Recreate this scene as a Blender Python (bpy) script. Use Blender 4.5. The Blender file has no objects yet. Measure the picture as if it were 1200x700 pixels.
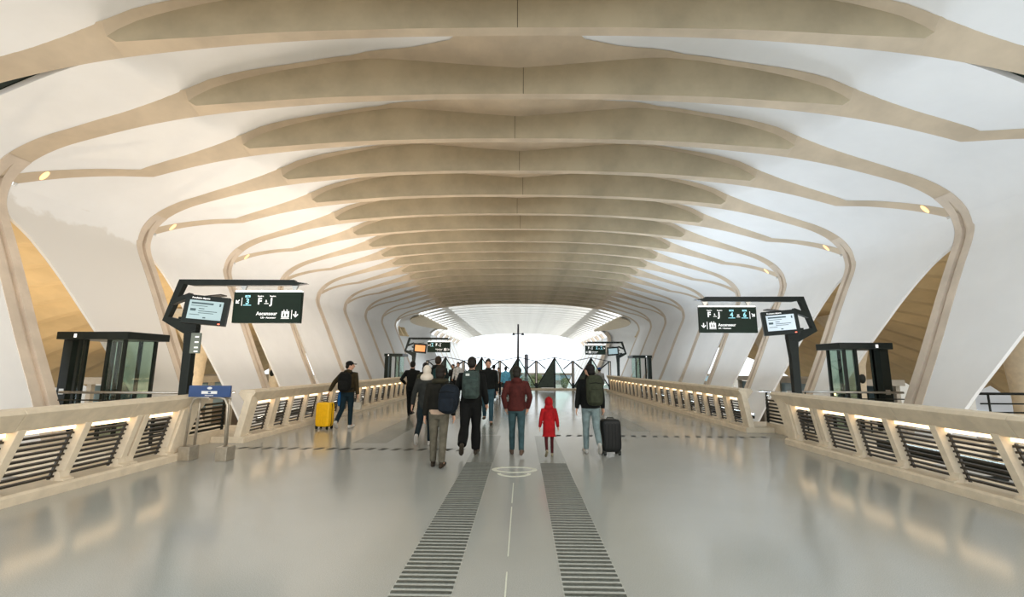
import bpy, bmesh, math, random
from mathutils import Vector, Matrix
random.seed(7)
S = bpy.context.scene
COL = S.collection
PI = math.pi

# ------------------------------------------------------------------ camera
F_PX, PITCH, YAW, ROLL = 520.0, math.atan(80/520.0), math.atan(12/520.0), math.radians(0.3)
cam_d = bpy.data.cameras.new('camera')
cam_d.sensor_width = 36.0
cam_d.lens = F_PX/1200.0*36.0
cam_d.clip_end = 2000
cam = bpy.data.objects.new('camera', cam_d)
COL.objects.link(cam)
fw = Vector((-math.sin(YAW)*math.cos(PITCH), math.cos(YAW)*math.cos(PITCH), math.sin(PITCH)))
rt = Vector((math.cos(YAW), math.sin(YAW), 0))
up = rt.cross(fw)
r2 = rt*math.cos(ROLL) + up*math.sin(ROLL)
u2 = up*math.cos(ROLL) - rt*math.sin(ROLL)
M = Matrix((r2, u2, -fw)).transposed().to_4x4()
M.translation = Vector((0.1, 0, 1.65))
cam.matrix_world = M
S.camera = cam

# ------------------------------------------------------------------ world, sun, exposure
world = bpy.data.worlds.new('overcast_sky')
S.world = world
world.use_nodes = True
bg = world.node_tree.nodes['Background']
bg.inputs['Color'].default_value = (0.86, 0.94, 1.0, 1)
bg.inputs['Strength'].default_value = 1.55
S.view_settings.view_transform = 'Standard'
S.view_settings.look = 'None'
S.view_settings.gamma = 1.0
S.view_settings.use_curve_mapping = False
S.view_settings.exposure = 0.36

sun_d = bpy.data.lights.new('sun', 'SUN')
sun_d.energy = 0.9
sun_d.color = (1.0, 0.84, 0.68)
sun_d.angle = math.radians(35)
sun = bpy.data.objects.new('sun', sun_d)
COL.objects.link(sun)
UP_L, W_L, UP_R, W_R = (1.0, 0.89, 0.77), 135.0, (0.76, 0.88, 1.0), 110.0      # colours and watts of the added fill uplights
FLOOD_L, FLOOD_R = 190.0, 45.0  # watts of the floodlights added under the side vaults
sd = Vector((-0.62, 0.75, -0.22)).normalized()      # low hazy sun behind the viewer's right shoulder
sun.rotation_euler = sd.to_track_quat('-Z', 'Y').to_euler()

# ------------------------------------------------------------------ materials
def srgb(r, g, b):
    f = lambda c: (c/255/12.92) if c/255 <= 0.04045 else ((c/255+0.055)/1.055)**2.4
    return (f(r), f(g), f(b), 1)

MATS = {}
def mat(name, col, rough=0.6, metal=0.0, var=0.0, scale=3.0, bump=0.0, bscale=40.0, spec=0.5, col2=None, detail=4.0, stretch=None, coat=0.0):
    if name in MATS:
        return MATS[name]
    m = bpy.data.materials.new(name)
    m.use_nodes = True
    nt = m.node_tree
    b = nt.nodes['Principled BSDF']
    c = tuple(col[:3]) + (1,)
    b.inputs['Base Color'].default_value = c
    b.inputs['Roughness'].default_value = rough
    b.inputs['Metallic'].default_value = metal
    b.inputs['Specular IOR Level'].default_value = spec
    b.inputs['Coat Weight'].default_value = coat
    if var > 0 or col2 is not None or bump > 0:
        tc = nt.nodes.new('ShaderNodeTexCoord')
        mp = nt.nodes.new('ShaderNodeMapping')
        if stretch:
            mp.inputs['Scale'].default_value = stretch
        nt.links.new(tc.outputs['Object'], mp.inputs['Vector'])
        if var > 0 or col2 is not None:
            n = nt.nodes.new('ShaderNodeTexNoise')
            n.inputs['Scale'].default_value = scale
            n.inputs['Detail'].default_value = detail
            n.inputs['Roughness'].default_value = 0.6
            r = nt.nodes.new('ShaderNodeValToRGB')
            r.color_ramp.elements[0].position = 0.35
            r.color_ramp.elements[1].position = 0.65
            if col2 is None:
                r.color_ramp.elements[0].color = tuple(x*(1-var) for x in c[:3]) + (1,)
                r.color_ramp.elements[1].color = tuple(min(1, x*(1+var)) for x in c[:3]) + (1,)
            else:
                r.color_ramp.elements[0].color = tuple(col2[:3]) + (1,)
                r.color_ramp.elements[1].color = c
            nt.links.new(mp.outputs['Vector'], n.inputs['Vector'])
            nt.links.new(n.outputs['Fac'], r.inputs['Fac'])
            nt.links.new(r.outputs['Color'], b.inputs['Base Color'])
        if bump > 0:
            n2 = nt.nodes.new('ShaderNodeTexNoise')
            n2.inputs['Scale'].default_value = bscale
            n2.inputs['Detail'].default_value = 5
            bp = nt.nodes.new('ShaderNodeBump')
            bp.inputs['Strength'].default_value = bump
            bp.inputs['Distance'].default_value = 0.01
            nt.links.new(mp.outputs['Vector'], n2.inputs['Vector'])
            nt.links.new(n2.outputs['Fac'], bp.inputs['Height'])
            nt.links.new(bp.outputs['Normal'], b.inputs['Normal'])
    MATS[name] = m
    return m

def emat(name, col, strength):
    if name in MATS:
        return MATS[name]
    m = bpy.data.materials.new(name)
    m.use_nodes = True
    b = m.node_tree.nodes['Principled BSDF']
    b.inputs['Base Color'].default_value = tuple(col[:3]) + (1,)
    b.inputs['Emission Color'].default_value = tuple(col[:3]) + (1,)
    b.inputs['Emission Strength'].default_value = strength
    MATS[name] = m
    return m

def glass(name, tint=(0.85, 0.92, 0.9), rough=0.02, alpha=0.25):
    m = bpy.data.materials.new(name)
    m.use_nodes = True
    nt = m.node_tree
    for n in list(nt.nodes):
        nt.nodes.remove(n)
    o = nt.nodes.new('ShaderNodeOutputMaterial')
    t = nt.nodes.new('ShaderNodeBsdfTransparent')
    t.inputs['Color'].default_value = tuple(tint) + (1,)
    g = nt.nodes.new('ShaderNodeBsdfGlossy')
    g.inputs['Roughness'].default_value = rough
    g.inputs['Color'].default_value = (0.9, 0.95, 0.95, 1)
    mx = nt.nodes.new('ShaderNodeMixShader')
    mx.inputs[0].default_value = alpha*0.25
    nt.links.new(t.outputs[0], mx.inputs[1])
    nt.links.new(g.outputs[0], mx.inputs[2])
    nt.links.new(mx.outputs[0], o.inputs['Surface'])
    MATS[name] = m
    return m

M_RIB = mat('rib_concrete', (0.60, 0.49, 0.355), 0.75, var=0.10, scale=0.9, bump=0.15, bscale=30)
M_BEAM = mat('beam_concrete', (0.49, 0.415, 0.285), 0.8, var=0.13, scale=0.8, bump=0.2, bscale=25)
M_RIBW = mat('skylit_rib_concrete', (0.82, 0.80, 0.75), 0.75, var=0.05, scale=0.9)  # far ribs: skylight falling on them is put into a paler colour
M_WHITE = mat('white_plaster', (0.86, 0.86, 0.85), 0.7, var=0.025, scale=0.7, bump=0.06, bscale=18, detail=6)
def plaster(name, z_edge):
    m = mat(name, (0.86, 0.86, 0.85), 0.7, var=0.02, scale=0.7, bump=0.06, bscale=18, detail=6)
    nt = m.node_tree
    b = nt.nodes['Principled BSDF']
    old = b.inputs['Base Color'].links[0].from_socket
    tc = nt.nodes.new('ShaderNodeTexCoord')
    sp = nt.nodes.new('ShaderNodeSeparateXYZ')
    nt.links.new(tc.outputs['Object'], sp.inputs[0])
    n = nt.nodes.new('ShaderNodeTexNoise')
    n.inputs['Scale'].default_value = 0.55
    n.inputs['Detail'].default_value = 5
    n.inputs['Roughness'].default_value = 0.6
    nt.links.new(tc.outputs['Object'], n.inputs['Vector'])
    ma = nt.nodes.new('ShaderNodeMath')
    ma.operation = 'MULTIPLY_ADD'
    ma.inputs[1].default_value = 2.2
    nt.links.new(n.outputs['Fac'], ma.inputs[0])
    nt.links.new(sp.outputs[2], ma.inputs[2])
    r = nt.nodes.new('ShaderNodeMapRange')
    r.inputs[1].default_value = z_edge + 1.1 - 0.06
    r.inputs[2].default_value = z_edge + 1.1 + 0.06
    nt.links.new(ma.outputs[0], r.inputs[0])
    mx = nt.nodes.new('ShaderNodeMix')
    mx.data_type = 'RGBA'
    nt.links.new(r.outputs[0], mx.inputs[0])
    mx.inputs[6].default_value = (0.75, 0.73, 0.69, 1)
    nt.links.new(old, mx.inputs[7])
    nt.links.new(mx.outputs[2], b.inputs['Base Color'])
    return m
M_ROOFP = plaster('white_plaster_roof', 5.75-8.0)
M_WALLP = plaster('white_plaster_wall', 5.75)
M_RAIL = mat('balustrade_concrete', (0.66, 0.56, 0.41), 0.6, var=0.08, scale=5, bump=0.1, bscale=60)
M_SIDE = mat('side_vault_concrete', (0.62, 0.47, 0.27), 0.8, var=0.10, scale=0.6, bump=0.1, bscale=20)
M_BLACK = mat('black_metal', (0.006, 0.009, 0.006), 0.4, var=0.2, scale=6, spec=0.25)
M_DGREEN = mat('sign_green_black', (0.006, 0.016, 0.007), 0.45, var=0.15, scale=4, spec=0.2)
M_SLAT = mat('slat_metal', (0.045, 0.038, 0.028), 0.4, metal=0.3, var=0.25, scale=8)
M_STEEL = mat('brushed_steel', (0.45, 0.43, 0.39), 0.3, metal=0.9, var=0.08, scale=20)
M_LED = emat('led_strip_warm', (1.0, 0.74, 0.44), 2.4)
M_GLASS = glass('clear_glass', (0.80, 0.88, 0.84))
M_DARKGLASS = glass('smoked_glass', (0.30, 0.36, 0.32), alpha=0.5)
M_TEXTW = emat('sign_white', (0.95, 0.93, 0.9), 0.35)
M_TEXTC = emat('sign_cyan', (0.35, 0.75, 0.85), 0.3)

# ------------------------------------------------------------------ mesh helpers
def link(o, parent=None):
    COL.objects.link(o)
    if parent is not None:
        o.parent = parent
    return o

def mesh_from(name, verts, faces, m, smooth=False):
    me = bpy.data.meshes.new(name)
    me.from_pydata([tuple(v) for v in verts], [], faces)
    me.materials.append(m)
    if smooth:
        me.shade_smooth()
    me.update()
    return me

def place(name, me, parent=None, loc=(0, 0, 0), rot=(0, 0, 0)):
    o = bpy.data.objects.new(name, me)
    o.location = loc
    o.rotation_euler = rot
    return link(o, parent)

def empty(name, loc=(0, 0, 0), rz=0.0, parent=None):
    o = bpy.data.objects.new(name, None)
    o.empty_display_size = 0.2
    o.location = loc
    o.rotation_euler = (0, 0, rz)
    return link(o, parent)

def tag(o, label, cat, group=None):
    o['label'] = label
    o['category'] = cat
    if group:
        o['group'] = group
    return o

class MB:
    """collects shapes and links them as one mesh object"""
    def __init__(s):
        s.v = []
        s.f = []
    def add(s, verts, faces):
        n = len(s.v)
        s.v += [Vector(v) for v in verts]
        s.f += [tuple(i+n for i in f) for f in faces]
        return s
    def box(s, x0, x1, y0, y1, z0, z1):
        x0, x1 = min(x0, x1), max(x0, x1)
        y0, y1 = min(y0, y1), max(y0, y1)
        vs = [(x, y, z) for z in (z0, z1) for y in (y0, y1) for x in (x0, x1)]
        return s.add(vs, [(0, 2, 3, 1), (4, 5, 7, 6), (0, 1, 5, 4), (2, 6, 7, 3), (0, 4, 6, 2), (1, 3, 7, 5)])
    def tube(s, pts, rad, n=8, cap=True):
        pts = [Vector(p) for p in pts]
        if not isinstance(rad, (list, tuple)):
            rad = [rad]*len(pts)
        rings = []
        ref = Vector((0, 0, 1))
        prev = None
        for i, p in enumerate(pts):
            d = (pts[min(i+1, len(pts)-1)] - pts[max(i-1, 0)])
            d.normalize()
            if prev is None:
                a = d.cross(ref)
                if a.length < 1e-3:
                    a = d.cross(Vector((0, 1, 0)))
            else:
                a = prev - d*prev.dot(d)
                if a.length < 1e-4:
                    a = d.cross(ref)
            a.normalize()
            prev = a
            b = d.cross(a)
            r = rad[i]
            ra, rb = (r if isinstance(r, (tuple, list)) else (r, r))
            rings.append([p + a*(ra*math.cos(2*PI*k/n)) + b*(rb*math.sin(2*PI*k/n)) for k in range(n)])
        return s.rings(rings, cap)
    def rings(s, rings, cap=True):
        n = len(rings[0])
        vs = [v for r in rings for v in r]
        fs = []
        for i in range(len(rings)-1):
            for k in range(n):
                k2 = (k+1) % n
                fs.append((i*n+k, i*n+k2, (i+1)*n+k2, (i+1)*n+k))
        if cap:
            fs.append(tuple(reversed(range(n))))
            fs.append(tuple((len(rings)-1)*n+k for k in range(n)))
        return s.add(vs, fs)
    def bar(s, a, b, w, h):
        a, b = Vector(a), Vector(b)
        d = (b-a).normalized()
        ref = Vector((0, 0, 1)) if abs(d.z) < 0.95 else Vector((0, 1, 0))
        p = d.cross(ref).normalized()
        q = p.cross(d)
        rr = []
        for c in (a, b):
            rr.append([c + p*(sx*w/2) + q*(sy*h/2) for sx, sy in ((-1, -1), (1, -1), (1, 1), (-1, 1))])
        return s.rings(rr)
    def prism(s, poly, axis, t0, t1):
        """extrude a 2D polygon; axis 'y': poly in (x,z); 'x': poly in (y,z); 'z': poly in (x,y)"""
        def P(p, t):
            return {'y': (p[0], t, p[1]), 'x': (t, p[0], p[1]), 'z': (p[0], p[1], t)}[axis]
        n = len(poly)
        vs = [P(p, t0) for p in poly] + [P(p, t1) for p in poly]
        fs = [tuple(range(n)), tuple(reversed(range(n, 2*n)))]
        for k in range(n):
            fs.append((k, n+k, n+(k+1) % n, (k+1) % n))
        return s.add(vs, fs)
    def ell(s, c, r, n=12, m=8, e=1.0):
        """ellipsoid, superellipsoid when e < 1"""
        sg = lambda t: math.copysign(abs(t)**e, t)
        rings = []
        for i in range(m+1):
            ph = -PI/2 + PI*i/m
            cp, sp = max(1e-3, math.cos(ph)), math.sin(ph)
            rings.append([Vector((c[0] + r[0]*sg(cp)*sg(math.cos(2*PI*k/n)), c[1] + r[1]*sg(cp)*sg(math.sin(2*PI*k/n)), c[2] + r[2]*sg(sp))) for k in range(n)])
        return s.rings(rings)
    def mesh(s, name, m, smooth=False, fix=True, bevel=0.0):
        me = mesh_from(name, s.v, s.f, m, False)
        if fix or bevel:
            bm = bmesh.new()
            bm.from_mesh(me)
            bmesh.ops.recalc_face_normals(bm, faces=bm.faces)
            if bevel:
                es = [e for e in bm.edges if len(e.link_faces) == 2 and e.calc_face_angle(0) > 0.6]
                bmesh.ops.bevel(bm, geom=es, offset=bevel, segments=2, affect='EDGES', profile=0.6)
            bm.to_mesh(me)
            bm.free()
        if smooth:
            me.shade_smooth()
        return me
    def build(s, name, m, parent=None, loc=(0, 0, 0), rot=(0, 0, 0), smooth=False, bevel=0.0):
        return place(name, s.mesh(name, m, smooth, True, bevel), parent, loc, rot)

def grid(rows, name, m, parent, thick=0.0, want=None, smooth=True):
    """surface from equal-length rows of points, closed into a slab of the given thickness behind the visible side"""
    R, Cn = len(rows), len(rows[0])
    P = [[Vector(p) for p in r] for r in rows]
    nv = [[None]*Cn for _ in range(R)]
    for i in range(R):
        for j in range(Cn):
            a = P[min(i+1, R-1)][j] - P[max(i-1, 0)][j]
            b = P[i][min(j+1, Cn-1)] - P[i][max(j-1, 0)]
            n = a.cross(b)
            if n.length < 1e-9:
                n = nv[i-1][j].copy() if i else Vector((0, 0, -1))
            n.normalize()
            if want is not None and n.dot(want(P[i][j])) < 0:
                n = -n
            nv[i][j] = n
    verts = [p for r in P for p in r]
    idx = lambda i, j: i*Cn+j
    faces = []
    for i in range(R-1):
        for j in range(Cn-1):
            q = (idx(i, j), idx(i+1, j), idx(i+1, j+1), idx(i, j+1))
            n = (verts[q[1]]-verts[q[0]]).cross(verts[q[3]]-verts[q[0]]) + (verts[q[3]]-verts[q[2]]).cross(verts[q[1]]-verts[q[2]])
            if n.dot(nv[i][j]) < 0:
                q = tuple(reversed(q))
            faces.append(q)
    nf = len(faces)
    if thick > 0:
        o = len(verts)
        verts += [P[i][j] - nv[i][j]*thick for i in range(R) for j in range(Cn)]
        faces += [tuple(reversed([o+k for k in f])) for f in faces[:nf]]
        # rim with its own vertices so that the corner stays crisp
        loop = [idx(0, j) for j in range(Cn)] + [idx(i, Cn-1) for i in range(1, R)] + [idx(R-1, j) for j in range(Cn-2, -1, -1)] + [idx(i, 0) for i in range(R-2, 0, -1)]
        r0 = len(verts)
        for k in loop:
            verts += [verts[k].copy(), verts[o+k].copy()]
        L = len(loop)
        for k in range(L):
            a, b = r0+2*k, r0+2*((k+1) % L)
            faces.append((a, b, b+1, a+1))
    me = mesh_from(name, verts, faces, m, smooth)
    return place(name, me, parent)

# ------------------------------------------------------------------ the vault
def lerp_tab(tab, x):
    if x <= tab[0][0]:
        return tab[0][1]
    for (a, fa), (b, fb) in zip(tab, tab[1:]):
        if x <= b:
            return fa + (fb-fa)*(x-a)/(b-a)
    return tab[-1][1]

CTRL = [(0, 8.17), (2.4, 8.15), (4.76, 8.04), (7.2, 7.79), (8.8, 7.51), (10.3, 7.11), (11.1, 6.83), (11.68, 6.48), (12.02, 6.06), (12.13, 5.62), (12.05, 5.22), (11.75, 4.55), (11.4, 3.75), (10.75, 2.2), (10.15, 0.85), (9.8, 0), (9.0, -1.9), (7.9, -4.5)]
def catmull(pts, per):
    out = []
    for i in range(len(pts)-1):
        p0, p1, p2, p3 = pts[max(i-1, 0)], pts[i], pts[i+1], pts[min(i+2, len(pts)-1)]
        for k in range(per):
            t = k/per
            out.append(tuple(0.5*(2*p1[d] + (p2[d]-p0[d])*t + (2*p0[d]-5*p1[d]+4*p2[d]-p3[d])*t*t + (3*p1[d]-p0[d]-3*p2[d]+p3[d])*t**3) for d in (0, 1)))
    out.append(pts[-1])
    return out
PROF = catmull(CTRL, 6)
I_BEND = 5*6 + 1           # where the short ribs turn forward
I_KNEE = 8*6 + 1           # where they reach the knee of the column before
NP = len(PROF)
def nrm(i):
    a, b = PROF[max(i-1, 0)], PROF[min(i+1, NP-1)]
    dx, dz = b[0]-a[0], b[1]-a[1]
    l = math.hypot(dx, dz)
    return (dz/l, -dx/l)       # points into the hall
STEP, Y1 = 2.12, 7.94
def ry(i):
    return Y1 + STEP*(i-1)
ZT = [(0, 8.86), (1.2, 8.95), (2.4, 9.06), (3.4, 9.13), (4.4, 9.0), (5.8, 8.72), (6.6, 8.48), (7.15, 8.26), (7.5, 8.04), (7.7, 7.80)]
ZFR = [(0, 8.86), (1.2, 8.95), (2.4, 9.06), (3.4, 9.13), (4.4, 9.02), (5.8, 8.77), (6.6, 8.57), (7.15, 8.38), (7.7, 8.07)]   # front edge of the upper soffit
LIFT = [(7.7, 0.36), (8.4, 0.21), (9.4, 0.09), (10.4, 0.02), (11.5, 0), (20, 0)]     # front edge of the band sits a little higher
WF = [(0, 2.12), (0.75, 2.12), (1.3, 1.10), (2.5, 0.66), (4.0, 0.40), (5.5, 0.40), (6.6, 0.48), (7.7, 0.56), (9.0, 0.47), (12.2, 0.50)]
YF = [(0, 0.22), (3.0, 0.22), (6.0, 0.30), (7.0, 0.36), (7.7, 0.42)]
X_TIP = 7.7
def ztop(x, z):
    if x >= X_TIP:
        return z
    return max(z, lerp_tab(ZT, x))
SCL = {1: 1.0, -1: 1.03}      # the left half is a touch wider

def is_col(i, sg):
    return (i % 2 == 1) == (sg == 1)

def back_y(i, k, sg):
    """y of the rear edge of rib i at profile sample k"""
    y = ry(i)
    if not is_col(i, sg) and k > I_BEND:
        t = min(1.0, (k-I_BEND)/(I_KNEE-I_BEND))
        y -= (STEP-0.12)*t
    return y
def width(i, k, sg):
    x = PROF[k][0]
    if i > N1 and x < 7.7:
        return 0.5
    w = lerp_tab(WF, x) if k <= 54 else 0.54
    if not is_col(i, sg) and k >= I_BEND:
        t = min(1.0, (k-I_BEND)/(I_KNEE-I_BEND))
        w = 0.46 - 0.02*t
    return w

N1, N2, N3 = 19, 27, 39
ceiling = empty('ceiling', (0, 20, 8))
ceiling['kind'] = 'structure'
wall_l = empty('wall_left', (-10, 20, 0))
wall_l['kind'] = 'structure'
wall_r = empty('wall_right', (10, 20, 0))
wall_r['kind'] = 'structure'
for e_ in (ceiling, wall_l, wall_r):
    pass
TILT = -0.008        # the roof hangs a hand's breadth lower on the right
def rel(parent, p):
    return (p[0]-parent.location.x, p[1]-parent.location.y, p[2]+TILT*p[0]-parent.location.z)

def pt(k, sg, y, off=0.0, z=None):
    x, zz = PROF[k]
    n = nrm(k)
    return (sg*SCL[sg]*(x + n[0]*off), y, (zz if z is None else z) + n[1]*off)

def add_strip(mb, rows):
    """rows: list of point lists; every strip has its own vertices"""
    n = len(mb.v)
    Cn = len(rows[0])
    mb.v += [Vector(p) for r in rows for p in r]
    for i in range(len(rows)-1):
        for j in range(Cn-1):
            mb.f.append((n+i*Cn+j, n+(i+1)*Cn+j, n+(i+1)*Cn+j+1, n+i*Cn+j+1))

def make_rib(i, k_end_col, m_band, m_beam, par_roof, roof_only=False):
    """roof band with its hanging lens beam, then the columns"""
    yi = ry(i)
    band, beam = MB(), MB()
    for sg in (1, -1):
        col = is_col(i, sg) and not roof_only
        kend = I_KNEE
        if roof_only:
            kend = I_BEND
        ks = list(range(0, kend+1))
        # upper soffit (in front of the lens beam) and plain band beyond the lens tip
        rows, rows_low, face, bface, outer = [], [], [], [], []
        for k in ks:
            x, z = PROF[k]
            w = width(i, k, sg)
            b = back_y(i, k, sg)
            if x < X_TIP:
                zt = ztop(x, z)
                yf = yi - lerp_tab(YF, x)
                # the diamond soffit runs back to the beam before near the middle
                rows.append([(sg*SCL[sg]*x, yi-w, lerp_tab(ZFR, x)), (sg*SCL[sg]*x, yf, zt)])
                rows_low.append([(sg*SCL[sg]*x, yf, z), (sg*SCL[sg]*x, yi, z)])
                face.append([(sg*SCL[sg]*x, yf, zt), (sg*SCL[sg]*x, yf, z)])
                bface.append([(sg*SCL[sg]*x, yi, z), (sg*SCL[sg]*x, yi, lerp_tab(ZFR, x)+0.15)])
            else:
                if rows and len(rows[0]) == 2:
                    xt = X_TIP
                    zt = ztop(xt, PROF[k][1])
                    x0, z0 = PROF[k-1]
                    zz = z0 + (PROF[k][1]-z0)*(xt-x0)/(x-x0)
                    yf = yi - 0.42
                    zf = zz + LIFT[0][1]
                    p = [(sg*SCL[sg]*xt, yi-w, zf), (sg*SCL[sg]*xt, yf, zz + 0.14), (sg*SCL[sg]*xt, yi, zz)]
                    rows.append([p[0], p[1]])
                    rows_low.append([p[1], p[2]])
                    face.append([p[1], p[1]])
                    bface.append([p[2], (p[2][0], p[2][1], p[2][2]+0.6)])
                    add_strip(band, rows)
                    add_strip(band, rows_low)
                    add_strip(beam, face)
                    add_strip(band, bface)
                    rows = [[p[0], p[1], p[2]]]
                    outer = [[p[2], (p[2][0], p[2][1], p[2][2]+0.6)]]
                lf = lerp_tab(LIFT, x)
                rows.append([pt(k, sg, b-w, -lf), pt(k, sg, b-w*0.5, -lf*0.5), pt(k, sg, b)])
                outer.append([pt(k, sg, b), pt(k, sg, b, -0.3)])
        add_strip(band, rows)
        add_strip(band, outer)
    o = place('rib', mesh_from('rib', [rel(par_roof, v) for v in band.v], band.f, m_band, True), par_roof)
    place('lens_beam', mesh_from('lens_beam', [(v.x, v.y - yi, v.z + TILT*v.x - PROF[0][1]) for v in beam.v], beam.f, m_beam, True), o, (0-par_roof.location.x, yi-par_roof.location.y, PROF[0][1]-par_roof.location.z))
    if 1 <= i <= 7:
        MB().box(-0.007, 0.007, -0.226, -0.216, 0.0, 0.69).build('joint', MATS['joint_dark'], o, (0.12*((i % 3)-1)-par_roof.location.x, yi-par_roof.location.y, PROF[0][1]-par_roof.location.z))
    # columns with a groove down the middle
    if roof_only:
        return
    for sg in (1, -1):
        if not is_col(i, sg):
            continue
        wall = wall_r if sg == 1 else wall_l
        mb = MB()
        strips = {n: [] for n in range(5)}
        back, front = [], []
        for k in range(I_KNEE-7, k_end_col+1):
            w = width(i, k, sg)
            t = min(1, max(0, (k-(I_KNEE-5))/8))
            d = -0.09*t
            g = 0.0 + 0.13*t
            b = yi
            ya, yb = b-w*0.5-g/2, b-w*0.5+g/2
            e = 0.012
            strips[0].append([pt(k, sg, b-w, e), pt(k, sg, ya, e)])
            strips[1].append([pt(k, sg, ya, e), pt(k, sg, ya, d+e)])
            strips[2].append([pt(k, sg, ya, d+e), pt(k, sg, yb, d+e)])
            strips[3].append([pt(k, sg, yb, d+e), pt(k, sg, yb, e)])
            strips[4].append([pt(k, sg, yb, e), pt(k, sg, b, e)])
            back.append([pt(k, sg, b, e), pt(k, sg, b, -0.42)])
            front.append([pt(k, sg, b-w, e), pt(k, sg, b-w, -0.42)])
        for n in range(5):
            add_strip(mb, strips[n])
        add_strip(mb, back)
        add_strip(mb, front)
        place('column', mesh_from('column', [rel(wall, v) for v in mb.v], mb.f, MATS['column_concrete'], True), wall)

mat('joint_dark', (0.10, 0.085, 0.055), 0.9)
mat('column_concrete', (0.66, 0.56, 0.45), 0.7, var=0.10, scale=1.2, bump=0.1, bscale=30)

# white panels between the ribs
EDGE = [(-9, 3.6), (-1.0, 3.05), (0.0, 2.72), (1.2, 2.30), (2.5, 1.75), (3.7, 1.12), (4.2, 0.82), (4.7, 0.47), (4.95, 0.22), (5.08, 0.04), (5.3, 0.02)]
SHRINK = {1: [(5, 1.08), (7, 0.80), (9, 0.50), (11, 0.22), (13, 0.06)], -1: [(4, 0.82), (6, 0.62), (8, 0.34), (10, 0.12), (12, 0.05)]}    # the openings get narrower along the hall
def make_panels(i, k_end, m_w, roof_only=False):
    for sg in (1, -1):
        col = is_col(i, sg)
        inward = lambda p, sg=sg: Vector((-sg*0.6, -0.3, -0.5 if p.z > 5.5 else 0.2))
        rows = []
        kmax = I_KNEE if not col else I_KNEE+1
        if roof_only:
            kmax = I_BEND
        for k in range(3, kmax+1):
            x, z = PROF[k]
            b = back_y(i-1, k, sg) if k <= I_KNEE else back_y(i-1, I_KNEE, sg)
            f = back_y(i, k, sg) - width(i, k, sg)
            za = zb = None
            if x < X_TIP:
                za = lerp_tab(ZFR, x) + 0.02
            if i == 2 and x > 8.6:
                b += 0.34*min(1, (x-8.6)/2.2)
            if f < b:
                b = f - 0.01
            n = 4
            f += 0.12
            lf = lerp_tab(LIFT, x)
            rows.append([pt(k, sg, b + (f-b)*j/n, (-0.006 - lf*j/n) if za is None else 0.0, za) for j in range(n+1)])
        if i <= N1:
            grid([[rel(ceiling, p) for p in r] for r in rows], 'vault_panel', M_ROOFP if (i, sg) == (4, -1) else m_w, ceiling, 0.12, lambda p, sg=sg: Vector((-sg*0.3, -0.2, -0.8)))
        if col and not roof_only:
            wall = wall_r if sg == 1 else wall_l
            rows = []
            for k in range(I_KNEE+1, k_end+1):
                x, z = PROF[k]
                b = ry(i-2) + lerp_tab(EDGE, z)*lerp_tab(SHRINK[sg], i)
                f = ry(i) - width(i, k, sg)
                n = 5
                rows.append([pt(k, sg, b + (f-b)*j/n) for j in range(n+1)])
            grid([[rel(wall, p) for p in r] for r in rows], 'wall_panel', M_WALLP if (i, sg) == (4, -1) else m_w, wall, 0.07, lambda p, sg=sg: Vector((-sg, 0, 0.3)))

for i in range(-1, N1+1):
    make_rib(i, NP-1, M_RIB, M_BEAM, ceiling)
    make_panels(i, NP-1, M_WHITE)
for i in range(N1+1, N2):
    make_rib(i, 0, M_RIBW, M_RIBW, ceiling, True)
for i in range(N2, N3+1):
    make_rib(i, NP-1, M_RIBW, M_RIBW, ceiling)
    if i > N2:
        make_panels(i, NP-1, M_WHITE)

# dark glazing in the slit behind the first rib in view
for sg in (1, -1):
    rows = []
    for k in range(24, I_BEND+14):
        rows.append([rel(ceiling, pt(k, sg, ry(1)-0.05, -0.14)), rel(ceiling, pt(k, sg, ry(1)+0.5, -0.14))])
    grid(rows, 'slit_glazing', mat('green_black_glazing', (0.010, 0.022, 0.014), 0.2), ceiling, 0.03, lambda p: Vector((0, 0, -1)))
# small lamps let into the short ribs near the knees
lamp_me = MB().ell((0, 0, 0), (0.15, 0.07, 0.015), 16, 6).mesh('recessed_lamp', emat('recessed_lamp_glow', (1.0, 0.62, 0.28), 1.0), True)
for i in range(2, 9):
    for sg in (1, -1):
        if not is_col(i, sg):
            k = I_BEND + 13
            q = rel(ceiling, pt(k, sg, back_y(i, k, sg) - width(i, k, sg)*0.5, 0.01))
            n_ = nrm(k)
            place('recessed_lamp', lamp_me, ceiling, q, (0, sg*math.atan2(-n_[0], -n_[1]), 0))
# the crossing between the two halves of the hall: wider bays roofed by a tan arch
for sg, wall in ((1, wall_r), (-1, wall_l)):
    ya, yb = ry(N1), ry(N2)
    rows = []
    for t in range(13):
        a = t/12
        y = ya + (yb-ya)*a
        b = math.sin(PI*a)**0.6
        prof = [(10.55, 6.98), (11.4, 6.9+0.1*b), (12.2+1.6*b, 6.5+0.1*b), (12.5+3.2*b, 5.6), (12.2+3.3*b, 4.4), (11.2+2.6*b, 2.2), (10.2+2.2*b, 0), (8.6+2.2*b, -4.5)]
        rows.append([rel(wall, (sg*SCL[sg]*px, y, pz)) for px, pz in catmull(prof, 3)])
    grid(rows, 'crossing_bay', M_WHITE, wall, 0.2, lambda p, sg=sg: Vector((-sg, 0, -0.2)))
    rows = [[rel(wall, (sg*SCL[sg]*(10.3+q*(2.6*math.sin(PI*t/12)**0.7)), ya+(yb-ya)*t/12, 6.96-0.25*q)) for q in (0, 0.5, 1.0)] for t in range(13)]
    grid(rows, 'crossing_soffit', mat('crossing_concrete', (0.72, 0.62, 0.46), 0.75, var=0.06), wall, 0.1, lambda p: Vector((0, 0, -1)))

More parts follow.
